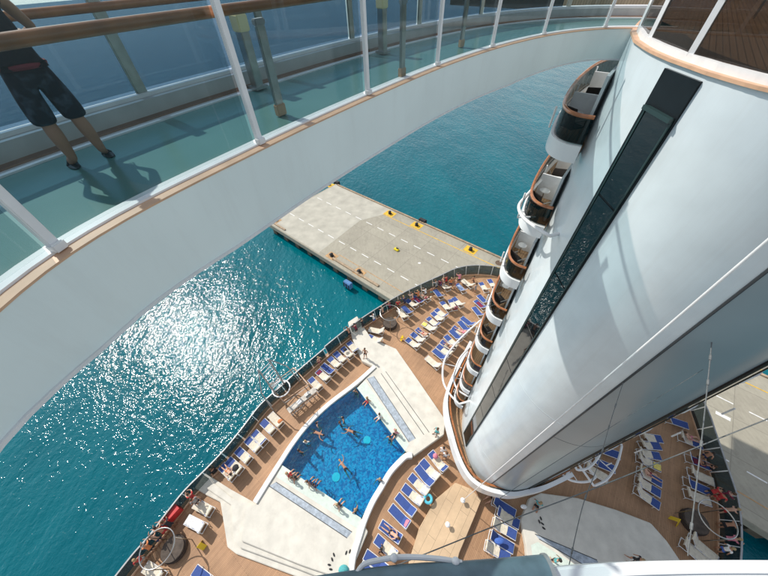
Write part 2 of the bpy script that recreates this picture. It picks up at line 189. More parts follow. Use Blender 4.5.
SKIN = [mat('skin_tan', (.40, .20, .12), .55, noise=.06, nscale=9), mat('skin_light', (.56, .33, .23), .55, noise=.06, nscale=9), mat('skin_brown', (.25, .12, .07), .55, noise=.06, nscale=9), mat('skin_olive', (.44, .25, .15), .55, noise=.06, nscale=9)]
CC = {'navy': (.02, .03, .09), 'dark': (.02, .02, .024), 'white': (.75, .75, .73), 'red': (.42, .03, .03), 'pink': (.6, .2, .26), 'grey': (.25, .25, .25), 'teal': (.08, .35, .36), 'maroon': (.2, .02, .05), 'orange': (.6, .2, .07), 'blue': (.06, .14, .45), 'yellow': (.75, .62, .16), 'cyan': (.1, .5, .62), 'stripe': (.35, .45, .65)}
def cloth(c): return mat('cloth_'+c, CC[c], .85, noise=.2, nscale=12)
HAIR = [mat('hair_dark', (.02, .014, .01), .7), mat('hair_brown', (.09, .045, .02), .7), mat('hair_fair', (.35, .24, .12), .7)]
# ---- teal frosted floor of the bridge
m, n, l, b = nodes_of('teal_floor_glass')
b.inputs['Base Color'].default_value = (.10, .27, .27, 1); b.inputs['Roughness'].default_value = .22
g = n.new('ShaderNodeNewGeometry'); no = n.new('ShaderNodeTexNoise'); no.inputs['Scale'].default_value = 1.4; no.inputs['Detail'].default_value = 5
l.new(g.outputs['Position'], no.inputs['Vector']); cr = n.new('ShaderNodeValToRGB'); cr.color_ramp.elements[0].color = (.085, .20, .18, 1); cr.color_ramp.elements[1].color = (.125, .265, .24, 1)
l.new(no.outputs[0], cr.inputs[0]); l.new(cr.outputs[0], b.inputs['Base Color']); TEALF = m
# ---- sea
m, n, l, b = nodes_of('sea_water'); SEAM = m
g = n.new('ShaderNodeNewGeometry')
def nz(scale, detail, rough=.5, stretch=None, rz=0):
    t = n.new('ShaderNodeTexNoise'); t.inputs['Scale'].default_value = scale; t.inputs['Detail'].default_value = detail; t.inputs['Roughness'].default_value = rough
    if stretch:
        mp = n.new('ShaderNodeMapping'); mp.inputs['Scale'].default_value = stretch; mp.inputs['Rotation'].default_value = (0, 0, R_(rz)); l.new(g.outputs['Position'], mp.inputs[0]); l.new(mp.outputs[0], t.inputs['Vector'])
    else: l.new(g.outputs['Position'], t.inputs['Vector'])
    return t
def bp(tex, dist, prev=None):
    x = n.new('ShaderNodeBump'); x.inputs['Strength'].default_value = 1; x.inputs['Distance'].default_value = dist
    l.new(tex.outputs[0], x.inputs['Height'])
    if prev: l.new(prev.outputs[0], x.inputs['Normal'])
    return x
b1 = bp(nz(.22, 3, .5, (1, .45, 1), 30), .38)
b2 = bp(nz(1.3, 3, .55, (1, .6, 1), 10), .165, b1)
b3 = bp(nz(2.6, 2, .5), .07, b2)
wp = nz(.035, 4, .6); wr = n.new('ShaderNodeMapRange'); wr.inputs[1].default_value = .35; wr.inputs[2].default_value = .65; wr.inputs[3].default_value = .8; wr.inputs[4].default_value = 1.0
l.new(wp.outputs[0], wr.inputs[0]); l.new(wr.outputs[0], b2.inputs['Strength']); l.new(wr.outputs[0], b3.inputs['Strength'])
l.new(b3.outputs[0], b.inputs['Normal'])
cn = nz(.05, 4, .6, (1, .4, 1), 20); cr = n.new('ShaderNodeValToRGB'); cr.color_ramp.elements[0].position = .3; cr.color_ramp.elements[1].position = .75
cr.color_ramp.elements[0].color = (.0, .084, .112, 1); cr.color_ramp.elements[1].color = (.0, .135, .165, 1); b.inputs['Specular IOR Level'].default_value = .45
l.new(cn.outputs[0], cr.inputs[0]); l.new(cr.outputs[0], b.inputs['Base Color']); b.inputs['Roughness'].default_value = .085; b.inputs['IOR'].default_value = 1.33
# ---- pool water surface and mosaic floor
POOLW = glass('pool_surface', (.52, .90, .95), refl=.9); m = POOLW; n = m.node_tree.nodes; l = m.node_tree.links
g = n.new('ShaderNodeNewGeometry'); p1 = bp(nz(2.2, 3), .10)
for nd in n:
    if nd.type in ('BSDF_GLOSSY', 'LAYER_WEIGHT'): l.new(p1.outputs[0], nd.inputs['Normal'])
m, n, l, b = nodes_of('pool_mosaic'); MOSAIC = m
g = n.new('ShaderNodeNewGeometry'); v = n.new('ShaderNodeTexVoronoi'); v.inputs['Scale'].default_value = 8
wob = nz(1.6, 3); ad = n.new('ShaderNodeVectorMath'); ad.operation = 'MULTIPLY_ADD'; ad.inputs[1].default_value = (.5, .5, .5)
l.new(wob.outputs['Color'], ad.inputs[0]); l.new(g.outputs['Position'], ad.inputs[2]); l.new(ad.outputs[0], v.inputs['Vector'])
cr = n.new('ShaderNodeValToRGB'); e = cr.color_ramp.elements; e[0].position = .28; e[1].position = .75; e[0].color = (.0, .15, .38, 1); e[1].color = (.02, .38, .62, 1)
l.new(v.outputs['Color'], cr.inputs[0]); l.new(cr.outputs[0], b.inputs['Base Color']); b.inputs['Roughness'].default_value = .5
# ---- pier concrete
m, n, l, b = nodes_of('pier_concrete'); PIERC = m
g = n.new('ShaderNodeNewGeometry')
a1 = nz(.25, 8, .65); a2 = nz(2.5, 8, .7, (1, .25, 1), 41)
br = n.new('ShaderNodeTexBrick'); mp = n.new('ShaderNodeMapping'); mp.inputs['Rotation'].default_value = (0, 0, R_(41)); l.new(g.outputs['Position'], mp.inputs[0]); l.new(mp.outputs[0], br.inputs[0])
br.offset = 0; br.inputs['Scale'].default_value = 1; br.inputs['Brick Width'].default_value = 6.2; br.inputs['Row Height'].default_value = 5.4; br.inputs['Mortar Size'].default_value = .05
br.inputs['Color1'].default_value = (.38, .355, .28, 1); br.inputs['Color2'].default_value = (.34, .315, .25, 1); br.inputs['Mortar'].default_value = (.27, .25, .2, 1)
r = n.new('ShaderNodeMapRange'); r.inputs[1].default_value = .3; r.inputs[2].default_value = .7; r.inputs[3].default_value = .78; r.inputs[4].default_value = 1.2
ml = n.new('ShaderNodeMath'); ml.operation = 'ADD'; l.new(a1.outputs[0], ml.inputs[0]); l.new(a2.outputs[0], ml.inputs[1])
hv = n.new('ShaderNodeMath'); hv.operation = 'MULTIPLY'; hv.inputs[1].default_value = .5; l.new(ml.outputs[0], hv.inputs[0]); l.new(hv.outputs[0], r.inputs[0])
sc = n.new('ShaderNodeVectorMath'); sc.operation = 'SCALE'; l.new(br.outputs[0], sc.inputs[0]); l.new(r.outputs[0], sc.inputs['Scale']); l.new(sc.outputs[0], b.inputs['Base Color']); b.inputs['Roughness'].default_value = .9
weather(PIERC, .55, .5, .5, (.12, .11, .09))
PIERL = mat('pale_concrete', (.44, .42, .35), .9, noise=.14, nscale=.5)
PIERF = mat('pier_side', (.10, .085, .06), .9, noise=.5, nscale=1.2)
PAINTW = mat('road_paint_white', (.75, .75, .72), .7, noise=.1, nscale=3)
PAINTY = mat('road_paint_yellow', (.70, .42, .03), .7, noise=.25, nscale=2)
PAINTO = mat('worn_orange_paint', (.46, .28, .13), .8, noise=.35, nscale=2)
# ---------------------------------------------------------------- mesh helpers
class MB:
    def __init__(s): s.v = []; s.f = []; s.mi = []
    def add(s, vs, fs, mi=0):
        k = len(s.v); s.v += [tuple(x) for x in vs]; s.f += [tuple(k+i for i in f) for f in fs]; s.mi += [mi]*len(fs); return s
    def box(s, c, d, rz=0, mi=0, rx=0):
        M = Matrix.Translation(c) @ Matrix.Rotation(rz, 4, 'Z') @ Matrix.Rotation(rx, 4, 'X')
        vs = [M @ Vector((x*d[0]/2, y*d[1]/2, z*d[2]/2)) for z in (-1, 1) for x, y in ((-1,-1),(1,-1),(1,1),(-1,1))]
        return s.add(vs, [(3,2,1,0),(4,5,6,7),(0,1,5,4),(1,2,6,5),(2,3,7,6),(3,0,4,7)], mi)
    def prism(s, poly, z0, z1, mi=0, top=True, bottom=True):
        poly = [Vector((p[0], p[1])) for p in poly]
        if sum(a.x*b.y-b.x*a.y for a, b in zip(poly, poly[1:]+poly[:1])) < 0: poly = poly[::-1]
        k = len(poly); vs = [(p.x, p.y, z0) for p in poly]+[(p.x, p.y, z1) for p in poly]
        fs = [(i, (i+1) % k, (i+1) % k+k, i+k) for i in range(k)]
        if top: fs.append(tuple(range(k, 2*k)))
        if bottom: fs.append(tuple(range(k-1, -1, -1)))
        return s.add(vs, fs, mi)
    def strip(s, line, w0, w1, z0, z1, mi=0):      # a band along an xy line between two sideways offsets
        L = offset(line, w0); Rr = offset(line, w1); k = len(line)
        vs = [(p.x, p.y, z) for z in (z0, z1) for p in L]+[(p.x, p.y, z) for z in (z0, z1) for p in Rr]
        fs = []
        for i in range(k-1):
            a, b2, c, d = i, i+k, i+2*k, i+3*k
            fs += [(a, a+1, b2+1, b2), (c+1, c, d, d+1), (b2, b2+1, d+1, d), (a+1, a, c, c+1)]
        fs += [(0, k, 3*k, 2*k), (k-1, 3*k-1, 4*k-1, 2*k-1)]
        return s.add(vs, fs, mi)
    def tube(s, pts, r, n=8, mi=0, r2=None):
        pts = [Vector(p) for p in pts]; vs = []; N = len(pts); up = Vector((0, 0, 1))
        for i, p in enumerate(pts):
            d = (pts[min(i+1, N-1)]-pts[max(i-1, 0)]).normalized()
            u = d.cross(up); u = u.normalized() if u.length > .05 else Vector((1, 0, 0)); v2 = d.cross(u).normalized()
            rr = r if r2 is None else r+(r2-r)*i/(N-1)
            vs += [p+(u*math.cos(2*math.pi*j/n)+v2*math.sin(2*math.pi*j/n))*rr for j in range(n)]
        fs = [(i*n+j, i*n+(j+1) % n, (i+1)*n+(j+1) % n, (i+1)*n+j) for i in range(N-1) for j in range(n)]
        fs += [tuple(range(n-1, -1, -1)), tuple((N-1)*n+j for j in range(n))]
        return s.add(vs, fs, mi)
    def ball(s, c, r, n=10, mi=0, sc=(1, 1, 1)):
        c = Vector(c); vs = []; rings = max(4, n//2)
        for i in range(1, rings):
            a = math.pi*i/rings
            vs += [c+Vector((math.sin(a)*math.cos(2*math.pi*j/n)*r*sc[0], math.sin(a)*math.sin(2*math.pi*j/n)*r*sc[1], math.cos(a)*r*sc[2])) for j in range(n)]
        k = len(vs); vs += [c+Vector((0, 0, r*sc[2])), c-Vector((0, 0, r*sc[2]))]
        fs = [(i*n+j, (i+1)*n+j, (i+1)*n+(j+1) % n, i*n+(j+1) % n) for i in range(rings-2) for j in range(n)]
        fs += [(k, j, (j+1) % n) for j in range(n)]+[(k+1, (rings-2)*n+(j+1) % n, (rings-2)*n+j) for j in range(n)]
        return s.add(vs, fs, mi)
    def build(s, name, mats, parent=None, org=(0, 0, 0), smooth=False, bevel=0):
        me = bpy.data.meshes.new(name); o3 = Vector(org)
        me.from_pydata([tuple(Vector(v)-o3) for v in s.v], [], s.f)
        for m_ in (mats if isinstance(mats, (list, tuple)) else [mats]): me.materials.append(m_)
        me.polygons.foreach_set('material_index', s.mi)
        bm = bmesh.new(); bm.from_mesh(me); bmesh.ops.recalc_face_normals(bm, faces=bm.faces)
        if bevel: bmesh.ops.bevel(bm, geom=[e for e in bm.edges if len(e.link_faces) == 2 and e.calc_face_angle(0) > .6], offset=bevel, segments=2, affect='EDGES', clamp_overlap=True)
        if smooth:
            for f in bm.faces: f.smooth = True
            for e in bm.edges:
                if len(e.link_faces) == 2 and e.calc_face_angle(0) > .65: e.smooth = False
        bm.to_mesh(me); bm.free()
        o = bpy.data.objects.new(name, me); COL.objects.link(o)
        if parent: o.parent = parent
        return o
def offset(line, d):
    line = [Vector((p[0], p[1])) for p in line]; out = []
    for i, p in enumerate(line):
        t1 = (line[i]-line[i-1]).normalized() if i else None
        t2 = (line[i+1]-line[i]).normalized() if i < len(line)-1 else None
        t = ((t1 or t2)+(t2 or t1)).normalized(); nrm = Vector((t.y, -t.x))
        k = 1/max(.5, (t.dot(t1 or t2))); out.append(p+nrm*d*k)
    return out
def spline(pts, per=6):
    P = [Vector(p) for p in pts]; out = []
    for i in range(len(P)-1):
        a = P[max(i-1, 0)]; b_ = P[i]; c = P[i+1]; d = P[min(i+2, len(P)-1)]
        for j in range(per):
            t = j/per; out.append(.5*((2*b_)+(c-a)*t+(2*a-5*b_+4*c-d)*t*t+(3*b_-a-3*c+d)*t**3))
    return out+[P[-1]]
def resample(line, step):
    line = [Vector(p) for p in line]; out = [line[0]]; acc = 0
    for a, b_ in zip(line, line[1:]):
        L = (b_-a).length; 
        while acc+L >= step:
            t = (step-acc)/L; a = a+(b_-a)*t; L = (b_-a).length; acc = 0; out.append(a)
            if L < 1e-6: break
        acc += L
    return out
def thing(name, label, cat, loc=(0, 0, 0), rz=0, group=None):
    o = bpy.data.objects.new(name, None); COL.objects.link(o); o.location = loc; o.rotation_euler = (0, 0, rz); o.empty_display_size = .2
    o['label'] = label; o['category'] = cat
    if group: o['group'] = group
    return o
def tag(o, label, cat, group=None):
    o['label'] = label; o['category'] = cat
    if group: o['group'] = group
    return o
def struct(o): o['kind'] = 'structure'; return o
def copy_tree(o, parent=None):
    c = o.copy(); COL.objects.link(c); c.parent = parent
    for ch in o.children: copy_tree(ch, c)
    return c
def place(o, x, y, z, rz): o.location = (x, y, z); o.rotation_euler = (0, 0, rz); return o
# ================================================================ sea, pier
mb = MB(); mb.add([(-6000, -6000, SEA), (6000, -6000, SEA), (6000, 6000, SEA), (-6000, 6000, SEA)], [(0, 1, 2, 3)])
struct(mb.build('sea', SEAM))
pa = R_(-41.4); pd = Vector((math.cos(pa), math.sin(pa))); pn = Vector((-pd.y, pd.x)); p0 = Vector((-26.4, 57.8))
def PP(u, v): q = p0+pd*u+pn*v; return (q.x, q.y)        # u along the pier, v across
PW = 22.0
pier = MB(); pier.prism([PP(0, 0), PP(160, 0), PP(160, PW), PP(0, PW)], PIER-1.1, PIER); struct(pier.build('pier', PIERC, bevel=.06))
sk = MB(); sk.prism([PP(1.2, 1), PP(160, 1), PP(160, PW-1), PP(1.2, PW-1)], SEA-3, PIER-1.1)
for u in range(2, 150, 4): sk.box((*PP(u, .75), PIER-1.9), (1.2, .9, 2.6), pa)
struct(sk.build('pier_foundation', PIERF))
mb = MB(); mb.prism([PP(.4, .35), PP(17.5, .35), PP(16.5, PW*.62), PP(20.5, PW-.4), PP(.4, PW-.4)], PIER+.002, PIER+.006); struct(mb.build('pale_pier_slab', PIERL))
mk = MB()
for v in (5.6, 14.2):
    u = 1.5
    while u < 150:
        mk.box((*PP(u+.9, v), PIER+.011), (1.75, .17, .004), pa); u += 3.3
struct(mk.build('lane_dashes', PAINTW))
mk = MB(); mk.box((*PP(75+9, PW-3.1), PIER+.011), (130, .16, .004), pa); struct(mk.build('yellow_line', PAINTY))
mk = MB(); mk.box((*PP(22+60, 2.6), PIER+.011), (122, .15, .004), pa); struct(mk.build('orange_line', PAINTO))
mk = MB(); mk.box((*PP(27, 1.0), PIER+.13), (12, .5, .25), pa); mk.box((*PP(3, .8), PIER+.13), (6, .45, .25), pa)
mk.box((*PP(80, PW-.35), PIER+.12), (158, .4, .22), pa); struct(mk.build('pier_kerb', mat('kerb_tan', (.36, .27, .18), .85, noise=.3, nscale=2), bevel=.03))
mk = MB()
for x, y in T['bol']['yellow']: mk.box((x, y, PIER+.017), (2.5, 1.9, .004), pa)
struct(mk.build('yellow_mooring_pads', PAINTY))
mk = MB()
for x, y in T['bol']['orange']: mk.box((x, y, PIER+.017), (2.3, 1.7, .004), pa)
struct(mk.build('orange_mooring_pads', PAINTO))
bl = ['black mooring bollard on the yellow pad at the far end of pier', 'black mooring bollard on second yellow pad from pier end', 'black mooring bollard on third yellow pad beside the black fender', 'black mooring bollard on the yellow pad nearest the ship stern',
      'black mooring bollard on orange pad at the near corner of pier', 'black mooring bollard on middle orange pad on near pier edge', 'black mooring bollard on orange pad above the blue fender']
for (x, y), lb in zip(T['bol']['yellow']+T['bol']['orange'], bl):
    t = thing('mooring_bollard', lb, 'bollard', (x, y, PIER+.02), pa, 'mooring bollards on the pier')
    a = MB(); a.tube([(0, 0, 0), (0, 0, .09)], .42, 14).build('base', DARK, t, smooth=True)
    a = MB(); a.tube([(0, 0, .09), (0, 0, .42), (0, 0, .55)], .24, 14, r2=.3); a.ball((0, -.15, .62), .3, 12, sc=(1, 1.5, .5)); a.build('head', DARK, t, smooth=True)
def fender(x, y, z, lb, m_, s=1):
    t = thing('fender', lb, 'fender', (x, y, z), pa)
    a = MB(); a.box((0, 0, 0), (2.0*s, .9, 1.5*s)); a.build('pad', m_, t, bevel=.12)
    a = MB()
    for q in (-.7, 0, .7): a.box((q*s, -.52, 0), (.14, .1, 1.3*s))
    a.build('rib', DARK, t)
fender(*T['pierpts']['fend1'], PIER-.1, 'black rubber fender on far pier edge behind farthest yellow pad', DARK, .8)
fender(*T['pierpts']['fend2'], PIER-.1, 'black rubber fender on far pier edge beside third yellow pad', DARK, .9)
fender(*T['pierpts']['bluef'], SEA+.9, 'blue fender hanging on near pier side at the water', mat('fender_blue', (.07, .2, .42), .6, noise=.3), .9)
x, y = T['pierpts']['blob']; t = thing('wheel_chock', 'small yellow chock lying in the middle of the pier', 'chock', (x, y, PIER+.01), pa)
a = MB(); a.box((0, 0, .18), (1.1, .7, .36)); a.build('body', mat('chock_yellow', (.75, .6, .02), .6, noise=.1), t, bevel=.1); a = MB(); a.box((.1, .1, .42), (.5, .3, .14)); a.build('handle', DARK, t, bevel=.03)
x, y = T['pierpts']['hole']; a = MB(); a.tube([(x, y, PIER), (x, y, PIER+.04)], .7, 20); tag(a.build('manhole_cover', mat('rust_iron', (.12, .08, .05), .8, noise=.4, nscale=3), smooth=True), 'round rusty manhole cover on the pier near the stern rail', 'manhole cover')
x, y = T['pierpts']['white2']; mk = MB(); mk.box((x, y, PIER+.012), (1.5, .5, .004), pa); x, y = T['pierpts']['white']; mk.ball((x, y, PIER), .22, 10, sc=(1.4, 1, .06)); struct(mk.build('paint_patches', PAINTW))
# ================================================================ hull and pool deck
portr = spline(T['rail'], 3); stbr = spline(T['rail_starboard'], 3)
aft = [SH(-4.5, 24.9), SH(-1, 26.2), SH(3.5, 26.0), SH(8, 23.2), SH(12, 18.8)]
whole = [SH(-17.6, -34), SH(-18.2, -27)]+portr+aft+stbr+[SH(17.6, -12), SH(18, -34)]
hp = offset(whole, 0)
mb = MB(); mb.prism([Vector((p[0], p[1])) for p in whole], SEA-2, DECK-.3); struct(mb.build('hull', WHITE))
mb = MB(); mb.prism([Vector((p[0], p[1])) for p in whole], DECK-.298, DECK); struct(mb.build('pool_deck', [TEAK]))
def railing(line, label, name, hz=1.1, step=1.7, gm=SMOKE):
    line = [Vector((p[0], p[1])) for p in line]
    c = line[len(line)//2]; org = (c.x, c.y, DECK)
    t = thing(name, label, 'railing', org)
    a = MB(); a.strip(line, -.05, .05, DECK+hz, DECK+hz+.05); a.build('handrail', GREYM, t, org)
    a = MB(); a.strip(line, .34, .44, DECK, DECK+.12); a.build('toe_rail', LEDGE, t, org)
    pts = resample(line, step)
    for i, p in enumerate(pts):
        a = MB(); nx_ = (pts[min(i+1, len(pts)-1)]-pts[max(i-1, 0)]).normalized(); nr = Vector((nx_.y, -nx_.x))
        q = p+nr*.38; a.tube([(q.x, q.y, DECK), (q.x, q.y, DECK+.12), (p.x, p.y, DECK+hz)], .028, 6); a.build('post', WMET, t, org)
        if i < len(pts)-1 and i < 99:
            p2 = pts[i+1]; m2 = (p+p2)/2; g_ = MB(); d = (p2-p); u = d.normalized(); nn = Vector((u.y, -u.x))
            A = p+u*.05; B = p2-u*.05; lo = nn*.34; th = nn*.012
            vs_ = [(*(A+lo), DECK+.13), (*(B+lo), DECK+.13), (*B, DECK+hz-.01), (*A, DECK+hz-.01)]; vs2 = [(x_+th.x, y_+th.y, z_) for x_, y_, z_ in vs_]
            g_.add(vs_+vs2, [(0, 1, 2, 3), (7, 6, 5, 4), (0, 4, 5, 1), (1, 5, 6, 2), (2, 6, 7, 3), (3, 7, 4, 0)]); g_.build('glass_panel', gm, t, org)
    return t
railing([SH(-18.2, -27)]+portr[:len(portr)*13//24], 'grey railing with dark glass along the seaward deck edge', 'deck_railing')
railing(portr[len(portr)*13//24-1:]+aft, 'tall curved grey railing around the stern above the pier', 'deck_railing', 1.35, 1.7)
railing(stbr+[SH(17.6, -12)], 'grey railing with dark glass at right beside the pier', 'deck_railing', 1.35, 1.7)
# ================================================================ pool and platforms
def plat(poly, z0, z1, name, m_=PLAT, bev=.04): return struct(MB().prism(poly, z0, z1).build(name, m_, bevel=bev))
plat(T['platA'], DECK, -27.5, 'pool_platform')
plat(T['platB1'], DECK, -27.83, 'platform_step'); plat(T['platB2'], -27.83, -27.66, 'platform_step'); plat(T['platB3'], -27.66, -27.5, 'pool_platform')
plat(T['platC'], DECK, -27.5, 'pool_platform')
GUT = mat('gutter_grating', (.36, .41, .46), .4, noise=.3, nscale=5); SHELF = mat('pale_shelf_tiles', (.60, .68, .60), .4, noise=.08, nscale=5)
for k in 'ABC':
    struct(MB().prism(T['chan'+k], -27.5, -27.494).build('pool_gutter', GUT)); struct(MB().prism(T['shelf'+k], -27.5, -27.496).build('pool_shelf', SHELF))
# thin dark joints between platform plates
def joint(a, b_, w_=.045, z=-27.49): mk.strip([a, b_], -w_/2, w_/2, z-.006, z)
mk = MB()
def lerp(p, q, t): return Vector((p[0]+(q[0]-p[0])*t, p[1]+(q[1]-p[1])*t))
for k in 'ABC':
    c = T['chan'+k]
    a_, b_ = (c[0], c[3]) if k != 'C' else (c[0], c[4])
    joint(c[0], c[-1]); joint(c[1], c[2])
ca = T['chanA']; off_ = (Vector(ca[1])-Vector(ca[0])).normalized()
for d in (.75, 1.25): joint(Vector(ca[1])+off_*d, Vector(ca[2])+off_*(d+.05))
struct(mk.build('platform_joints', SEAMM))
# pool box
cen = Vector((0, 0));
for p in T['pool']: cen += Vector(p)/len(T['pool'])
fl = MB(); fl.prism([cen+(Vector(p)-cen)*.999 for p in T['pool']], -29.1, -28.8); struct(fl.build('pool_floor', MOSAIC))
# pool walls, inside the deck slab: a ring wall standing proud of the platforms' inner ends
pw = [Vector(p) for p in T['pool']]
sh_ = MB(); ring = pw+[pw[0]]
sh_.strip([cen+(p-cen)*1.004 for p in ring], -.001, .02, -28.8, -27.52); 
struct(MB().prism(T['pool'], -27.575, -27.57).build('pool_water', POOLW))
struct(sh_.build('pool_wall', MOSAIC))
for nm, ln, s1 in (('pool_coping', T['poolO'], -1), ('pool_coping', T['poolI'], -1)):
    L = spline(ln, 4); struct(MB().strip(L, -.02, -.42, DECK, -27.36).build(nm, COPE, bevel=.03))
# cut the pool volume out of deck and hull so that real depth shows
cut = MB(); cut.prism([cen+(Vector(p)-cen)*1.0 for p in T['pool']], -29.4, -27.0); 
co = cut.build('pool_cut', MOSAIC)
for nm in ('pool_deck', 'hull'):
    ob = bpy.data.objects[nm]; md = ob.modifiers.new('cut', 'BOOLEAN'); md.object = co; md.operation = 'DIFFERENCE'; md.solver = 'EXACT'
    dg = bpy.context.evaluated_depsgraph_get(); me = bpy.data.meshes.new_from_object(ob.evaluated_get(dg)); ob.modifiers.clear(); ob.data = me
bpy.data.objects.remove(co)
POOLL = mat('pool_lamp', (.14, .68, .74), .4)
IT = {k: (x, y, z) for k, x, y, z in T['items']}
for k, lb in (('light1', 'round pale turquoise drain disc on pool floor, upper of two'), ('light2', 'round pale turquoise drain disc on pool floor, lower of two')):
    x, y, z = IT[k]; a = MB(); a.tube([(x, y, -28.8), (x, y, -28.76)], .34, 20); tag(a.build('pool_drain', POOLL), lb, 'pool drain', 'turquoise discs on the pool floor')
a = MB(); a.prism(T['podium'], DECK, -27.55); struct(a.build('teak_podium', TEAK2, bevel=.03))
# ================================================================ tower
OUT = [(-3.55, 23.5), (-3.5, 12), (-3.5, 5), (-3.45, 3.4), (-3.2, 2.1), (-2.8, 1.1), (-2.35, .3), (-1.75, -.5), (-1.1, -1.12), (-.35, -1.5), (.5, -1.63)]
OUT += [(1-t, s) for t, s in OUT[::-1][1:]]
wall_line = [SH(t, s) for t, s in OUT]
def seg(i0, i1): return [SH(*OUT[i]) for i in range(i0, i1+1)]
curve = [SH(*p) for p in OUT]
# smoother outline everywhere except at the flat window strips
fine = seg(0, 5)[:5]+spline([SH(*OUT[i]) for i in range(4, 7)], 5)+[SH(*OUT[7])]+spline([SH(*OUT[i]) for i in range(7, 14)], 5)[1:]+spline([SH(*OUT[i]) for i in range(14, 17)], 5)+seg(17, len(OUT)-1)
fine2 = [fine[0]]
for p in fine[1:]:
    if (p-fine2[-1]).length > .02: fine2.append(p)
fine = fine2
torg = tuple(SH(.5, 5, DECK))
tower = thing('aft_deck_tower', 'tall rounded white ship tower with black window strip and stacked balconies', 'ship tower', torg)
MB().prism(fine, -27.99, TOP-.02).build('wall', WHITE2, tower, torg, smooth=True)
def wstrip(i0, sgn):
    a, b_ = SH(*OUT[i0]), SH(*OUT[i0+1]); u = (b_-a).normalized(); L = [a, b_]
    p = MB().strip(L, -.05*sgn, .02, -24.9, TOP-.12); w_ = p.build('window_strip', BLACKP, tower, torg)
    zz = -24.6; k = 0
    while zz < TOP-1.4:
        z1 = min(zz+2.83, TOP-.85); q = MB().strip([a+u*.16, b_-u*.07], -.03, -.075, zz, z1); q.build('pane', BLACKG, w_, torg); zz += 2.9; k += 1
    q = MB(); q.strip([a+u*.1, b_-u*.02], -.04, -.15, TOP-.82, TOP-.74); q.strip([a+u*.06, a+u*.13], -.04, -.14, -24.8, TOP-.74); q.strip([b_-u*.05, b_-u*.0], -.04, -.14, -24.8, TOP-.74)
    q.build('frame', mat('dark_green_frame', (.02, .045, .045), .35), w_, torg)
# outward side of the line: check sign with the tower centre
cc = SH(.5, 6)
def osign(L):
    a, b_ = Vector(L[0]), Vector(L[-1]); o1 = offset([a, b_], 1)[0]; return 1 if (o1-cc).length > (a-cc).length else -1
SG = osign(seg(6, 7))
def wstrip2(i0):
    a, b_ = SH(*OUT[i0]), SH(*OUT[i0+1]); u = (b_-a).normalized(); sg = osign([a, b_])
    w_ = MB().strip([a, b_], -.02*sg, .05*sg, -24.9, TOP-.12).build('window_strip', BLACKP, tower, torg)
    zz = -24.6
    while zz < TOP-1.4:
        z1 = min(zz+2.84, TOP-.85); MB().strip([a+u*.17, b_-u*.07], .03*sg, .072*sg, zz, z1).build('pane', BLACKG, w_, torg); zz += 2.9
    q = MB(); q.strip([a+u*.1, b_-u*.02], .04*sg, .15*sg, TOP-.82, TOP-.74); q.strip([a+u*.11, a+u*.15], .04*sg, .09*sg, -24.8, TOP-.74); q.strip([b_-u*.05, b_-u*.02], .04*sg, .09*sg, -24.8, TOP-.74)
    q.build('frame', mat('dark_green_frame', (.02, .045, .045), .35), w_, torg)
wstrip2(6); wstrip2(13)
# vertical plate seams
for t_, s_ in ((.72, -1.63),):
    p = SH(t_, s_); a = MB(); a.tube([(p.x, p.y, -25.4), (p.x, p.y, TOP-.3)], .03, 6); a.build('seam', SEAMM, tower, torg)
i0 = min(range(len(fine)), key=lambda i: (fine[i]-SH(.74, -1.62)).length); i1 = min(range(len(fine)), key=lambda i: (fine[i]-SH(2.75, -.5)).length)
grey_line = [SH(.74, -1.622)]+[p for p in fine[i0+1:i1+1]]; sg = osign(grey_line[:3])
MB().strip(grey_line, .001*sg, .012*sg, -25.6, TOP-.14).build('grey_strip', mat('slate_gloss', (.27, .33, .35), .3, noise=.08, nscale=.4, coat=.1), tower, torg, smooth=True)  # slate-grey strip laid over the wall from the seam to the window strip
MB().strip(grey_line, .012*sg, .016*sg, -14.02, -14.0).build('grey_joint', SEAMM, tower, torg)
for z_ in (-21.5, -12.8):
    a = MB(); sg = osign([fine[10], fine[11]]); a.strip(fine[:i0+1], 0, .006*sg, z_, z_+.02); a.build('plate_joint', mat('pale_joint', (.5, .55, .57), .6), tower, torg)
# top ledge and deck
sgt = osign(fine[10:12])
a = MB(); a.strip(fine, -.25*sgt, .05*sgt, TOP-.018, TOP+.034); a.build('ledge', LEDGE, tower, torg)
a = MB(); a.strip(fine, -.16*sgt, -.07*sgt, TOP+.034, TOP+.15); a.build('kerb', WMET, tower, torg)
topd = MB(); topd.prism([SH(-3.3, 22)]+[p-(p-SH(.5, 6)).normalized()*.12 for p in fine[2:-2]]+[SH(4.3, 22)], TOP-.015, TOP+.03); struct(topd.build('upper_deck_floor', TEAKU))
a = MB(); a.prism([SH(-14, 13), SH(-14, 26), SH(15, 26), SH(15, 13), SH(4.6, 12), SH(-3.6, 12)], TOP-.5, TOP+.028)
struct(a.build('aft_upper_deck', TEAKU))
# glass screen round the tower top
scr = thing('glass_screen', 'brown tinted glass screen with white posts around the tower top', 'glass screen', torg)
gl = offset(fine, -.12*sgt); gpts = resample(gl[3:-3], 1.75)
for i, p in enumerate(gpts):
    out_ = (p-cc).normalized()*.05
    MB().box((p.x, p.y, TOP+.56), (.07, .12, .92), math.atan2(out_.y, out_.x)).build('post', WMET, scr, torg, bevel=.01)
    if i < len(gpts)-1:
        # curved panel following the outline between the two posts
        q = [p]+[g2 for g2 in gl if (g2-(p+gpts[i+1])/2).length < (gpts[i+1]-p).length*.42]+[gpts[i+1]]
        MB().strip([p, gpts[i+1]], -.006, .006, TOP+.15, TOP+.93).build('glass_panel', BRONZE, scr, torg)
a = MB(); a.strip(gpts, -.06, .06, TOP+.94, TOP+1.0); a.build('top_rail', WMET, scr, torg)
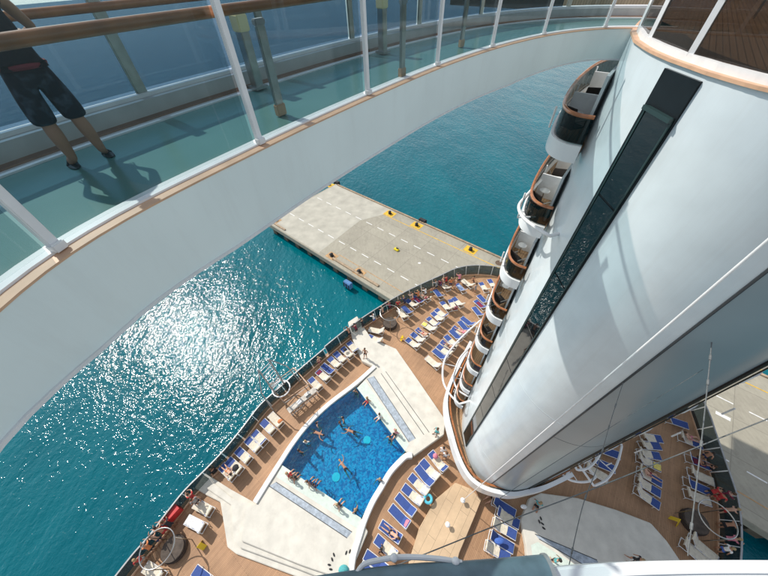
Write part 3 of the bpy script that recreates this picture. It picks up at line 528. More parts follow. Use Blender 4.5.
# ---- balconies
bal = [(-3.3, 1.75), (-3.75, 1.75), (-4.15, 2.05), (-4.4, 2.7), (-4.6, 4.2), (-4.7, 6.2), (-4.6, 8.4), (-4.2, 9.9), (-3.45, 10.6)]
def balcony(k, side):
    zb = -4.4-2.9*k; pts = [SH(t if side < 0 else .5+(.5-t)*1-(.55 if t < -3.5 else 0), s) for t, s in bal]
    L = spline(pts, 4); sg = 1 if (offset(L[8:10], 1)[0]-cc).length > (L[8]-cc).length else -1
    b_ = MB().prism(L, zb, zb+.18).build('balcony', WHITE, tower, torg, smooth=True)
    MB().strip(L, -.12*sg, .03*sg, zb+.0, zb+.5).build('fascia', WHITE, b_, torg, smooth=True)
    MB().prism(offset(L, -.13*sg), zb+.18, zb+.2).build('floor', TEAKD, b_, torg)
    MB().strip(L, -.07*sg, -.055*sg, zb+.5, zb+1.22).build('glass_panel', BALG, b_, torg)
    MB().tube([(p.x, p.y, zb+1.27) for p in offset(L, -.06*sg)], .055, 8).build('handrail', WOOD, b_, torg, smooth=True)
    MB().strip(L, -.09*sg, -.03*sg, zb+.5, zb+.54).build('base_rail', STEEL, b_, torg)
    tm = -3.5 if side < 0 else 4.5; sx = -1 if side < 0 else 1
    for s_ in (4.3, 7.4):
        q = SH(tm+sx*.5, s_, zb+.7); MB().box(q, (.8, .06, 1.0), R_(52-90)).build('partition', WMET, b_, torg)
    for s_ in (3.1, 5.8, 8.8):
        q = SH(tm-sx*.03, s_, zb+1.2); MB().box(q, (.08, 1.3, 1.8), R_(52-90)).build('glass_door', mat('pale_door_glass', (.5, .54, .55), .15), b_, torg)
    for s_ in (2.3, 5, 8):
        q = SH(tm+sx*.95, s_); MB().box((q.x, q.y, zb+.95), (.05, .05, .6)).build('post', WMET, b_, torg)
for k in range(8):
    balcony(k, -1)
    if k < 7: balcony(k, 1)
# ---- balcony furniture on the topmost three
def chair_proto():
    t = thing('balcony_chair', 'x', 'chair')
    MB().box((0, 0, .42), (.5, .5, .05)).build('seat', BACK, t, bevel=.01)
    MB().box((0, .27, .72), (.5, .04, .6), rx=-.25).build('backrest', BACK, t, bevel=.01)
    for x_ in (-.22, .22):
        for y_ in (-.22, .22): MB().tube([(x_, y_, 0), (x_, y_, .42)], .02, 6).build('leg', STEEL, t)
    for x_ in (-.27, .27): MB().tube([(x_, -.22, .42), (x_, -.22, .64), (x_, .26, .66)], .018, 6).build('armrest', STEEL, t)
    return t
cp = chair_proto(); first = True
ords = ['topmost', 'second', 'third', 'fourth', 'fifth']
for k in range(5):
    for j, s_ in enumerate((2.9, 5.4)):
        c = cp if first else copy_tree(cp); first = False
        place(c, *SH(-4.02 if j else -3.92, s_, -4.4-2.9*k+.2), R_(52-90+(200 if j else 150)))
        c['label'] = 'dark chair on the %s seaward balcony from the top, %s of the two' % (ords[k] if k else 'first', 'the farther' if j else 'the nearer')
        c['group'] = 'dark chairs on the tower balconies'
lt = ['bright', ]
for k in range(5):
    q = SH(-4.05, 4.0, -4.4-2.9*k+.2)
    t = thing('side_table', 'small round white table on the %s seaward balcony from the top' % (ords[k] if k else 'first'), 'table', q, 0, 'round white balcony tables')
    MB().tube([(0, 0, .46), (0, 0, .49)], .2, 14).build('tabletop', WMET, t); MB().tube([(0, 0, 0), (0, 0, .46)], .03, 8).build('leg', STEEL, t)
# ---- mezzanine walkway around the foot of the tower
mz = spline(T['mezz'], 4); sgm = 1 if (offset(mz[20:22], 1)[0]-cc).length > (mz[20]-cc).length else -1
mzo = MB().prism([SH(-3, 9)]+mz+[SH(5, 8)], -25.95, -25.7); ww = mzo.build('walkway', WHITE, tower, torg, smooth=True)
MB().prism([SH(-3, 8.6)]+offset(mz, -.28*sgm)+[SH(5, 7.6)], -25.7, -25.67).build('floor', TEAKD, ww, torg)
MB().strip(mz, -.26*sgm, .0, -25.7, -24.72).build('bulwark', WHITE, ww, torg, smooth=True)
MB().strip(offset(mz, -.42*sgm), -.06, .06, -24.72, -24.66).build('handrail', WOOD, ww, torg)
for i, p in enumerate(resample(offset(mz, -.42*sgm), 1.5)): MB().tube([(p.x, p.y, -25.68), (p.x, p.y, -24.7)], .03, 6).build('post', WMET, ww, torg)
# ---- tubular hoops
hl = {'hoop1': ('large white tubular hoop rail bowed over the upper lounger rows', -22.4), 'hoop2': ('smaller white tubular hoop rail nested inside the large one by balconies', -23.6),
      'hoop3': ('white tubular hoop bowed around the second seaward balcony from the top', -6.4), 'hoop4': ('inner white hoop rail right of tower over blue loungers', -23.5),
      'hoop5': ('outermost white hoop rail right of tower beside blue loungers', -24.5), 'hoop6': ('low shallow white hoop rail just right of the tower foot', -24.8)}
for k, (lb, z_) in hl.items():
    L = spline([(x, y, z_) for x, y in T[k]], 6); mid = L[len(L)//2]; inw = Vector((cc.x, cc.y, z_))
    o_ = thing('hoop_rail', lb, 'hoop rail', mid, 0, None)
    def ent(p): 
        d = (inw-p); return p+d.normalized()*min(.7 if k in ('hoop2', 'hoop3', 'hoop6') else 1.5, d.length)
    fullL = [ent(L[0])]+L+[ent(L[-1])]
    MB().tube(fullL, .075 if k != 'hoop3' else .06, 8).build('tube', WMET, o_, mid, smooth=True)
    MB().tube([mid, mid+Vector((0, 0, -.25)), ent(mid)+Vector((0, 0, -.3))], .035, 6).build('bracket', WMET, o_, mid, smooth=True)
# ---- pole in front of the tower
x, y, z = IT['pole']; pl = thing('flagpole', 'slim white vertical pole rising from deck along tower nose', 'pole', (x, y, DECK))
MB().tube([(x, y, DECK), (x, y, -2.1)], .022, 12).build('shaft', WMET, pl, (x, y, DECK), smooth=True)
MB().tube([(x, y, DECK), (x, y, DECK+.12)], .12, 12).build('base', WMET, pl, (x, y, DECK)); MB().ball((x, y, -2.05), .04, 10).build('finial', WMET, pl, (x, y, DECK), smooth=True)
# ================================================================ glass bridge
NB = [(-2.05, -2.6), (-2.38, -1.2), (-2.5, .2), (-2.58, 1.3), (-2.45, 1.95), (-1.46, 3.65), (-.14, 5.68), (1.34, 7.26), (2.87, 8.92), (4.4, 10.15), (5.7, 10.75), (6.75, 10.55)]
NB = [(-2.05, -2.6), (-2.42, -1.2), (-2.56, .2), (-2.5, 1.84), (-1.46, 3.65), (-.14, 5.5), (1.34, 7.36), (2.87, 8.92), (4.4, 10.1), (5.8, 10.75), (6.9, 10.85), (8.2, 10.5)]
nl = spline([Vector(p) for p in NB], 8)
sgb = 1 if (offset(nl[30:32], 1)[0]-Vector((8, 2))).length > (nl[30]-Vector((8, 2))).length else -1   # + is away from the opening
def OB(d): return offset(nl, d*sgb)
borg = (-.5, 6, -1.45)
br_ = thing('glass_footbridge', 'curved white footbridge with glass sides and teal glass floor', 'footbridge', borg)
W_ = 1.85; BZ = -1.45
def fdepth(p):      # the beam is shallower towards both ends
    pts_ = ((-3, -1.85), (.67, -2.02), (1.5, -2.24), (3.0, -2.36), (9.4, -2.36), (10.2, -2.26), (11, -2.14)); y_ = p[1]
    for (a, za), (b_, zb_) in zip(pts_, pts_[1:]):
        if y_ <= b_: return za+(zb_-za)*(y_-a)/(b_-a)
    return pts_[-1][1]
def vstrip(m_, w0, w1, top, bot):
    k0 = len(m_.v); m_.strip(nl, w0, w1, -9, -8); K = len(nl)
    for j in range(K):
        for base_ in (0, 2*K):
            for lev in (0, 1):
                q = k0+base_+lev*K+j; x_, y_, z_ = m_.v[q]; zz = fdepth(nl[j]); m_.v[q] = (x_, y_, bot(zz) if lev == 0 else top(zz))
    return m_
vstrip(MB(), -.12*sgb, .14*sgb, lambda z: BZ-.03, lambda z: z).build('fascia', BRIDGEW, br_, borg, smooth=True)
vstrip(MB(), -.14*sgb, -.121*sgb, lambda z: z+.015, lambda z: z-.02).build('fascia_lip', WMET, br_, borg, smooth=True)
MB().strip(nl, -.128*sgb, -.02*sgb, BZ-.03, BZ-.012).build('ledge', LEDGE, br_, borg)
MB().strip(nl, -.018*sgb, .12*sgb, BZ-.029, BZ+.006).build('base_rail', WMET, br_, borg)
MB().strip(nl, .121*sgb, .148*sgb, BZ-.03, BZ-.008).build('gasket', DARK, br_, borg)
MB().strip(nl, .15*sgb, (W_-.02)*sgb, BZ-.12, BZ-.02).build('floor', TEALF, br_, borg)
MB().strip(nl, (W_-.02)*sgb, (W_+.1)*sgb, BZ-.3, BZ+.0).build('kerb', WMET, br_, borg)
MB().strip(nl, (W_+.1)*sgb, (W_+.24)*sgb, BZ-.3, BZ+.02).build('sill', SILL, br_, borg)
MB().strip(nl, (W_+.24)*sgb, (W_+.55)*sgb, BZ-.5, BZ+.2).build('outer_beam', CURB, br_, borg)
MB().strip(nl, (W_+.36)*sgb, (W_+.62)*sgb, BZ+.2, BZ+.245).build('beam_cap', WMET, br_, borg)
# dark cross joists under/in the floor
npts = resample(nl[::1], 2.22)
# shift so that posts fall on the observed spacing
def at_len(line, d):
    acc = 0
    for a, b2_ in zip(line, line[1:]):
        L = (b2_-a).length
        if acc+L >= d: return a+(b2_-a)*((d-acc)/L), (b2_-a).normalized()
        acc += L
    return line[-1], (line[-1]-line[-2]).normalized()
tot = sum((b2_-a).length for a, b2_ in zip(nl, nl[1:]))
# arc length at the post seen at (-2.5,1.84)
best = min(range(len(nl)), key=lambda i: (nl[i]-Vector((-2.5, 1.84))).length); s0 = sum((nl[i+1]-nl[i]).length for i in range(best))
st_ = 2.17; ds = [s0+st_*i for i in range(-2, 9) if .1 < s0+st_*i < tot-.1]
posts = [at_len(nl, d) for d in ds]
def panel(pA, pB, d, z0, z1, name, m_, th=.012):
    L = [q for q in nl]; seg_ = []
    for i, q in enumerate(nl):
        pass
    return None
def arc(d0, d1, off, k=6):
    pts_ = [at_len(nl, d0+(d1-d0)*i/k) for i in range(k+1)]
    return [p+Vector((t.y, -t.x))*off*sgb for p, t in pts_]
for i, (p, t) in enumerate(posts):
    nr = Vector((t.y, -t.x))*sgb; ang = math.atan2(t.y, t.x)
    q = p+nr*.0; MB().box((q.x, q.y, BZ+.78), (.075, .055, 1.5), ang).build('post', WMET, br_, borg, bevel=.008)
    q = p-nr*.02; MB().box((q.x, q.y, BZ+.03), (.10, .08, .07), ang).build('post_foot', WMET, br_, borg, bevel=.01)
    q = p+nr*(W_+.42); MB().box((q.x, q.y, BZ+.79), (.15, .05, 1.15), ang).build('far_post', STEEL, br_, borg, bevel=.015)
    if i < len(posts)-1:
        MB().strip(arc(ds[i]+.05, ds[i+1]-.05, .05), -.006, .006, BZ+.01, BZ+1.5).build('glass_panel', CLEARG, br_, borg)
        MB().strip(arc(ds[i]+.06, ds[i+1]-.06, W_+.44), -.006, .006, BZ+.25, BZ+1.2).build('far_glass_panel', FARG, br_, borg)
def rail3(off, z): return [(p.x, p.y, z) for p in OB(off)]
MB().tube(rail3(.13, BZ+1.145), .045, 10).build('handrail', WOOD, br_, borg, smooth=True)
MB().tube(rail3(W_+.36, BZ+1.13), .045, 10).build('far_handrail', WOOD, br_, borg, smooth=True)
# bollard lamps on the bridge
lamps = [((-2.03, 6.01), 'square steel lamp post with cream cap left of middle on footbridge'), ((.15, 8.46), 'square steel lamp post with cream cap at centre of footbridge')]
def tang(x, y):
    k = min(range(1, len(nl)-1), key=lambda i: (nl[i]-Vector((x, y))).length); t = nl[k+1]-nl[k-1]; return math.atan2(t.y, t.x)
for (x, y), lb in lamps:
    th = thing('lamp_post', lb, 'lamp', (x, y, BZ), tang(x, y), 'lamp posts on the footbridge')
    MB().box((0, 0, .37), (.15, .15, .74)).build('post', STEEL, th, bevel=.01); MB().box((0, 0, .84), (.19, .19, .2)).build('lamp_cap', mat('cream_acrylic', (.85, .74, .45), .4), th, bevel=.015); MB().box((0, 0, .02), (.24, .24, .04)).build('base', STEEL, th)
for (x, y), lb in (((-1.36, 4.68), 'slim steel post with pale foot just right of second white post'), ((.45, 6.45), 'slim steel post with pale foot near centre of footbridge'), ((2.0, 8.9), 'slim steel post with pale foot at the far half of footbridge')):
    th = thing('steel_post', lb, 'post', (x, y, BZ), tang(x, y), 'slim steel posts on the footbridge')
    MB().box((0, 0, .5), (.13, .05, .9)).build('shaft', STEEL, th, bevel=.01); MB().box((0, 0, .06), (.15, .08, .14)).build('foot', LEDGE, th, bevel=.01); MB().box((0, 0, .98), (.15, .07, .06)).build('cap', GREYM, th, bevel=.01)
# ================================================================ wires
cl = {'c1': ('thick grey steel cable with clamps hanging right of the tower', .012), 'c2': ('dark wire with small clamps hanging down from the tower seam', .009), 'c3': ('long dark cable sagging across the lower right from the frame edge', .011), 'c4': ('thin dark wire stretched close along the shaded tower side', .006)}
for k, (lb, r_) in cl.items():
    L = spline([tuple(p) for p in T['cables'][k]], 6); o_ = thing('wire', lb, 'wire', L[0]); MB().tube(L, r_, 6).build('strand', CABLE, o_, L[0], smooth=True)
    if k in ('c1', 'c2'):
        for f in (.18, .3, .42, .72, .93):
            i = int(f*(len(L)-1)); d = (L[min(i+1, len(L)-1)]-L[i-1]).normalized(); MB().tube([L[i]-d*.06, L[i]+d*.06], r_*2.1, 8).build('clamp', CABLE, o_, L[0])
# ================================================================ things below the camera
NR = T['near']; rim = spline([Vector(p) for p in NR['rim']], 5)
org = (rim[8].x, rim[8].y, -6)
ld = thing('lower_balcony', 'white curved bulwark edge with brown deck at the bottom right', 'balcony', org)
sgr = 1 if offset(rim, 1)[5].y < rim[5].y else -1
MB().strip(rim, 0, .17*sgr, -6.5, -6.0).build('bulwark', WHITE, ld, org, smooth=True, bevel=.03)
back = [Vector((p.x, p.y-4.5)) for p in (rim[-1], rim[0])]
MB().prism(offset(rim, .18*sgr)+back, -6.75, -6.55).build('deck', TEAKD, ld, org)
q = rim[14]; 
MB().tube([(q.x, q.y-.35, -6.55), (q.x, q.y-.35, -5.75)], .12, 12).build('stanchion', WMET, ld, org, smooth=True)
pp = spline([(x, y-.18, -6.05) for x, y in NR['pipe']], 3); o_ = thing('awning_roller', 'rolled blue grey awning lying along the bottom edge', 'awning', pp[-1])
MB().tube(pp, .2, 16).build('roll', BLUEP, o_, pp[-1], smooth=True)
MB().tube([pp[-1], pp[-1]+(pp[-1]-pp[-2]).normalized()*.06], .215, 16).build('end_cap', GREYM, o_, pp[-1], smooth=True)
gg = spline([(x, y, -6.0) for x, y in NR['glass']], 5); o_ = thing('curved_railing', 'short curved white railing with clear glass at the bottom centre', 'railing', gg[0])
MB().tube(gg, .035, 8).build('handrail', WMET, o_, gg[0], smooth=True)
MB().tube([(p.x, p.y, p.z-.22) for p in gg], .02, 8).build('lower_rail', WMET, o_, gg[0], smooth=True)
MB().strip([Vector((p.x, p.y)) for p in gg], -.006, .006, -6.75, -6.05).build('glass_panel', CLEARG, o_, gg[0])
for i in (2, len(gg)//2, len(gg)-3):
    p = gg[i]; MB().tube([(p.x, p.y, -6.8), (p.x, p.y, -6.0)], .035, 8).build('post', WMET, o_, gg[0], smooth=True); MB().ball((p.x, p.y, -5.97), .06, 10).build('knob', WMET, o_, gg[0], smooth=True)
# ================================================================ sun loungers and towels
def lounger_proto():
    t = thing('sun_lounger', 'x', 'sun lounger')
    wy = .31; hz = .36; hy = .2; ty, tz = .70, .96
    a = MB()
    for x_ in (-wy, wy): a.tube([(x_, -.98, hz-.03), (x_, hy, hz), (x_, .72, hz-.04)], .024, 6)
    a.tube([(-wy, -.98, hz-.03), (wy, -.98, hz-.03)], .024, 6); a.tube([(-wy, .72, hz-.04), (wy, .72, hz-.04)], .024, 6); a.build('frame', WMET, t, smooth=True)
    for y_ in (-.7, .62):
        for x_ in (-wy, wy): MB().tube([(x_, y_, 0), (x_, y_, hz-.02)], .02, 6).build('leg', WMET, t)
    MB().box((0, (-.96+hy)/2, hz+.012), (.57, .96+hy, .02)).build('seat', BLUE, t)
    a = MB(); d = Vector((0, ty-hy, tz-hz)); nrm = Vector((0, -d.z, d.y)).normalized()*.02
    A = [Vector((x_, hy+.01, hz+.015)) for x_ in (-.29, .29)]; B = [Vector((x_, ty, tz)) for x_ in (.29, -.29)]; F_ = A+B
    a.add([p+nrm for p in F_]+[p-nrm for p in F_], [(0, 1, 2, 3)], 0); a.f.append((7, 6, 5, 4)); a.mi.append(1)
    for f in ((0, 4, 5, 1), (1, 5, 6, 2), (2, 6, 7, 3), (3, 7, 4, 0)): a.f.append(f); a.mi.append(0)
    bk = a.build('backrest', [BLUE, BACK], t)
    a = MB()
    for x_ in (-.3, .3): a.tube([(x_, hy, hz), (x_, ty, tz)], .022, 6)
    a.tube([(-.3, ty, tz), (.3, ty, tz)], .022, 6); a.build('back_frame', WMET, bk, smooth=True)
    return t
LP = lounger_proto(); LUSED = False
PROF = [(-.96, .385), (-.5, .385), (0, .385), (.2, .40), (.45, .69), (.69, .97)]
def prof_at(y0, y1, wrap):
    pts = [(y0, .39)]+[p for p in PROF[1:5] if y0 < p[0] < y1]
    if y1 >= .74: pts += [(.70, .985)]+([(.76, .97), (.75, .82)] if wrap == 1 else [(.76, .97), (.74, .5)] if wrap == 2 else [])
    else: pts += [(y1, .39 if y1 < .2 else .40+(y1-.2)*1.2)]
    return pts
def towel_mesh(y0, y1, w_, wrap, seed, x0=0):
    rr = random.Random(seed); P = prof_at(y0, y1, wrap); P3 = []
    for a, b2_ in zip(P, P[1:]):
        k = max(1, int(math.hypot(b2_[0]-a[0], b2_[1]-a[1])/.1))
        for i in range(k): P3.append((a[0]+(b2_[0]-a[0])*i/k, a[1]+(b2_[1]-a[1])*i/k))
    P3.append(P[-1]); n_ = 7; vs = []
    sk_ = rr.uniform(-.05, .05)
    for j, (y_, z_) in enumerate(P3):
        wob = rr.uniform(-.015, .015)
        for i in range(n_):
            f = i/(n_-1)-.5; vs.append((x0+f*w_+wob+sk_*(j/len(P3)-.5), y_+rr.uniform(-.008, .008), z_+.012+rr.uniform(0, .012)-(.03 if abs(f) > .45 else 0)))
    up = len(vs); vs += [(x, y_, z-.012) for x, y_, z in vs]
    fs = [(j*n_+i, j*n_+i+1, (j+1)*n_+i+1, (j+1)*n_+i) for j in range(len(P3)-1) for i in range(n_-1)]
    fs += [tuple(up+i for i in f[::-1]) for f in fs]
    m_ = MB(); m_.add(vs, fs); return m_
rowname = {'A': 'in seaward rail row above the ladder mast', 'L': 'of pair at top corner of upper white platform', 'B': 'in seaward rail row below the ladder mast', 'C': 'in bottom left corner by the rail', 'D': 'in row along inner curved pool wall',
 'E': 'in row nearest pier along the rail', 'F': 'in second row from the pier rail', 'G': 'of trio with turquoise and maroon towels', 'H': 'in curved stern rail row', 'J': 'of blue trio beside seaward balconies', 'K': 'in row crossed by large white hoop',
 'M': 'in inner row right of the tower', 'N': 'in starboard rail row at right', 'P': 'inside white hoops right of tower', 'Q': 'in short row left of starboard platform', 'R': 'of pair at bottom right by white rim'}
endname = {'A': 'lower left end', 'B': 'upper right end', 'D': 'tower end', 'E': 'lower left end', 'F': 'lower left end', 'G': 'left', 'H': 'left', 'J': 'bottom', 'K': 'lower left end', 'M': 'top', 'N': 'top', 'P': 'top', 'Q': 'top', 'L': 'lower', 'C': 'top', 'R': 'right'}
nth = ['first', 'second', 'third', 'fourth', 'fifth', 'sixth', 'seventh', 'eighth', 'ninth', 'tenth', 'eleventh']
shorte = {'lower left end': 'from lower left', 'upper right end': 'from upper right', 'tower end': 'from tower', 'left': 'from left', 'bottom': 'from bottom', 'top': 'from top', 'lower': 'from bottom', 'right': 'from right'}
tm = {'cream': None}
LM = {}
for rk, rows_ in T['loungers'].items():
    for i, (x, y, az_, stl) in enumerate(rows_):
        lg = LP if not LUSED else copy_tree(LP); LUSED = True
        rz = R_(az_-90); place(lg, x, y, DECK+(0 if rk not in 'L' else .0), rz)
        if rk == 'L' or (rk == 'B' and i == 6 and False): lg.location.z = DECK
        where = '%s %s %s' % (nth[i], shorte[endname[rk]], rowname[rk])
        lg['label'] = 'blue lounger, '+where; lg['group'] = 'blue sun loungers on the pool deck'
        LM[(rk, i)] = lg
        def tw(col, y0, y1, w_, wrap, kind, lb, x0=0, dz=0):
            key = (col, y0, y1, wrap, i % 3); 
            o_ = towel_mesh(y0, y1, w_, wrap, hash(rk) % 1 + i*7+ord(rk[0]), x0).build(kind, CREAM if col == 'cream' else cloth(col), None)
            place(o_, x, y, DECK+dz, rz); tag(o_, lb+', '+where, 'towel', 'towels on the loungers')
        if stl == 'cream': tw('cream', -.42+.08*((i*5) % 3), .8, .6, 1, 'towel', 'cream towel')
        if stl == 'full': tw('cream', -.93, .8, .64, 1, 'towel', 'long cream towel')
        if stl == 'half': tw('cream', -.5, .45, .6, 0, 'towel', 'short cream towel')
        if stl == 'maroon': tw('cream', -.45, .8, .6, 1, 'towel', 'cream towel'); tw('maroon', .35 if rk == 'G' else -.85, .8 if rk == 'G' else -.5, .5, 2 if rk == 'G' else 0, 'towel', 'maroon towel', dz=.02)
        if stl == 'yellow': tw('cream', -.4, .8, .6, 1, 'towel', 'cream towel'); tw('yellow', -.95, -.45, .5, 0, 'towel', 'yellow towel', dz=.02)
        if stl == 'pink': tw('pink', .25, .62, .5, 0, 'towel', 'bright pink towel')
        if stl == 'print': tw('white', -.95, .8, .62, 1, 'towel', 'white patterned towel')
        if stl == 'stripe': tw('stripe', -.7, .5, .5, 0, 'towel', 'blue and white striped towel')
        if stl == 'dark': tw('maroon', -.6, .3, .45, 0, 'towel', 'dark crumpled towel')
# small extra items on loungers and platforms
def blob(k, nm, col, r_, sc, lb, cat, dz=0):
    x, y, z = IT[k]; a = MB(); a.ball((x, y, z+r_*sc[2]+dz), r_, 12, sc=sc); return tag(a.build(nm, cloth(col), smooth=True), lb, cat)
blob('ball', 'beach_ball', 'pink', .22, (1, 1, 1), 'pink beach ball on lounger nearest the tower in pool row', 'ball', -.25)
x, y, z = IT['ring']; a = MB(); a.tube([(x+.26*math.cos(q*math.pi/8), y+.26*math.sin(q*math.pi/8), z+.1) for q in range(17)], .1, 8); tag(a.build('swim_ring', cloth('cyan'), smooth=True), 'bright blue inflatable swim ring at the head end of pool row', 'swim ring')
blob('orange', 'beach_bag', 'orange', .26, (1, .8, .7), 'orange bag on the long cream towel nearest ladder mast', 'bag')
blob('hatA', 'sun_hat', 'dark', .2, (1, 1, .45), 'black hat on a cream lounger towel above the ladder mast', 'hat'); blob('hatB', 'sun_hat', 'dark', .26, (1, 1, .45), 'black hat on a cream lounger towel near lower platform steps', 'hat')
blob('bag', 'beach_bag', 'white', .24, (1, .6, .7), 'white bag at corner of the starboard platform', 'bag'); blob('bagB', 'beach_bag', 'teal', .35, (1, .8, .6), 'pale teal bag on lower platform near the curved railing', 'bag')
blob('towel_blue', 'towel_heap', 'blue', .26, (1.3, .7, .25), 'crumpled bright blue towel below the short row', 'towel')
def shoes(k, lb, rz):
    x, y, z = IT[k]; t = thing('flip_flops', lb, 'flip-flops', (x, y, z), rz, None)
    for s_ in (-.1, .1): MB().ball((s_, s_*.8, .025), .13, 10, sc=(.45, 1, .2)).build('sandal', DARK, t, smooth=True)
shoes('shoe1', 'black flip-flops on lower platform, upper left pair', .5); shoes('shoe2', 'black flip-flops on lower platform, lowest pair', 1.4); shoes('shoe3', 'black flip-flops on lower platform nearest the pool wall', -.4)
shoes('shoeC', 'black flip-flops on starboard platform, right pair', .9); shoes('shoeC2', 'black flip-flops on starboard platform, left pair', .1)
x, y, z = IT['red']; t = thing('red_box', 'bright red box locker fixed at the seaward rail', 'box', (x, y, DECK), R_(55))
MB().box((0, 0, .5), (1.3, .5, .7)).build('body', mat('locker_red', (.55, .03, .03), .5, noise=.1), t, bevel=.03); MB().box((0, 0, .9), (1.36, .56, .08)).build('lid', mat('locker_red', (0, 0, 0)), t, bevel=.02); MB().box((0, 0, .07), (1.1, .4, .14)).build('base', DARK, t)
for k, lb in (('lampA', 'small white mushroom lamp in middle of teak podium'), ('lampB', 'small white mushroom lamp at top of teak podium')):
    x, y, z = IT[k]; t = thing('deck_lamp', lb, 'lamp', (x, y, -27.55), 0, 'mushroom lamps on the podium'); MB().tube([(0, 0, 0), (0, 0, .4)], .04, 8).build('stem', WMET, t); MB().ball((0, 0, .42), .18, 12, sc=(1, 1, .5)).build('lamp_head', WMET, t, smooth=True)
sl_ = ['yellow folding caution sign on deck in bottom left corner', 'yellow folding caution sign on deck left of right-hand round daybed', 'yellow folding caution sign on deck above upper white platform']
YEL = mat('sign_yellow', (.8, .55, .03), .5, noise=.05)
for (x, y), lb in zip(T['signs'], sl_):
    t = thing('caution_sign', lb, 'caution sign', (x, y, DECK), random.random()*3, 'yellow caution signs'); MB().box((0, -.14, .33), (.34, .025, .7), rx=-.4).build('panel', YEL, t, bevel=.01); MB().box((0, .14, .33), (.34, .025, .7), rx=.4).build('panel', YEL, t, bevel=.01); MB().tube([(-.1, 0, .66), (.1, 0, .66)], .02, 6).build('handle', YEL, t)
# round daybeds with hoop frames
MESHG = glass('shade_mesh', (.55, .55, .5), refl=.3, dirt=.25, dirtcol=(.45, .45, .38))
cl_ = ['round dark wicker daybed with tall hoop frame at bottom left', 'round dark wicker daybed with tall hoop frame at lower right', 'round dark wicker daybed with tall hoop frame by pier corner']
for (x, y), lb in zip(T['circ'], cl_):
    t = thing('round_daybed', lb, 'daybed', (x, y, DECK), 0, 'round daybeds with hoop frames')
    MB().tube([(0, 0, 0), (0, 0, .35)], .8, 28).build('base', mat('wicker_brown', (.05, .035, .028), .8, noise=.4, nscale=9), t, smooth=True)
    MB().tube([(0, 0, .35), (0, 0, .5)], .74, 28).build('cushion', mat('cushion_dark', (.09, .07, .055), .9, noise=.3, nscale=4), t, smooth=True)
    hc = Vector((-.75 if lb.endswith('left') else .0, .1, 2.3)); a = MB()
    a.tube([(1.05*math.cos(q*math.pi/14), 1.05*math.sin(q*math.pi/14), 2.3) for q in range(29)], .035, 8); a.build('hoop', STEEL, t, smooth=True)
    
    for q in range(3):
        an = q*2.1+.5; MB().tube([(1.05*math.cos(an), 1.05*math.sin(an), 0), (1.05*math.cos(an), 1.05*math.sin(an), 2.3)], .03, 8).build('post', STEEL, t, smooth=True)
# ladder mast and service frame on the seaward rail
x, y, z = IT['mast']; t = thing('ladder_mast', 'tall grey twin tube ladder mast leaning over the seaward rail', 'mast', (x, y, DECK), R_(55))
for s_ in (-.55, .55): MB().tube([(s_, 0, 0), (s_, .2, 5.6)], .07, 8).build('upright', GREYM, t, smooth=True)
for q in range(1, 12): MB().tube([(-.55, .2*q/12, q*.46), (.55, .2*q/12, q*.46)], .035, 6).build('rung', GREYM, t)
a = MB(); a.tube([(-.55, .2, 5.5), (-1.5, -.2, 3.2), (-1.7, -.6, 0)], .05, 6); a.tube([(.55, .2, 5.5), (1.5, -.2, 3.2), (1.7, -.6, 0)], .05, 6); a.build('brace', GREYM, t)
a = MB(); a.tube([(.8*math.cos(q*math.pi/8), .8*math.sin(q*math.pi/8)-.3, 1.4) for q in range(17)], .06, 8); a.build('ring', WMET, t, smooth=True)
a = MB(); a.tube([(-.55, .1, 2.8), (.55, .1, 1.9)], .04, 6); a.tube([(.55, .1, 2.8), (-.55, .1, 1.9)], .04, 6); a.build('cross_brace', GREYM, t)
A = Vector(IT['counter1'][:2]); B = Vector(IT['counter2'][:2]); md_ = (A+B)/2; an = math.atan2((B-A).y, (B-A).x); Lc = (B-A).length
t = thing('service_counter', 'long pale counter on grey tube frame between mast and pool', 'counter', (md_.x, md_.y, DECK), an)
MB().box((0, 0, .95), (Lc, .55, .06)).build('countertop', mat('counter_top', (.5, .46, .4), .6, noise=.3, nscale=3), t, bevel=.01)
for s_ in (-Lc/2+.1, -Lc/6, Lc/6, Lc/2-.1):
    for q in (-.22, .22): MB().tube([(s_, q, 0), (s_, q, .93)], .035, 6).build('leg', GREYM, t)
a = MB()
for s_ in (-Lc/2+.1, -Lc/6, Lc/6): a.tube([(s_, -.22, .1), (s_+Lc/3-.06, -.22, .88)], .02, 6); a.tube([(s_, .22, .88), (s_+Lc/3-.06, .22, .1)], .02, 6)
a.tube([(-Lc/2, -.22, .3), (Lc/2, -.22, .3)], .02, 6); a.build('brace', GREYM, t)
MB().box((Lc*.22, .05, 1.08), (.5, .35, .2)).build('basin', STEEL, t, bevel=.03)
MB().box((-Lc*.1, -.05, 1.05), (.4, .3, .14)).build('tray', WMET, t, bevel=.02)
sq = [Vector(IT[k][:2]) for k in ('sq1', 'sq2', 'sq3', 'sq4')]
c = sum(sq, Vector((0, 0)))/4; t = thing('low_fence_frame', 'low tan and grey rectangular frame fencing the mast base', 'barrier', (c.x, c.y, DECK))
for i in range(4):
    p, q = sq[i]-c, sq[(i+1) % 4]-c; MB().tube([(p.x, p.y, .9), (q.x, q.y, .9)], .045, 6).build('top_rail', LEDGE, t); MB().tube([(p.x, p.y, .45), (q.x, q.y, .45)], .03, 6).build('mid_rail', GREYM, t); MB().tube([(p.x, p.y, 0), (p.x, p.y, .92)], .045, 6).build('post', GREYM, t)
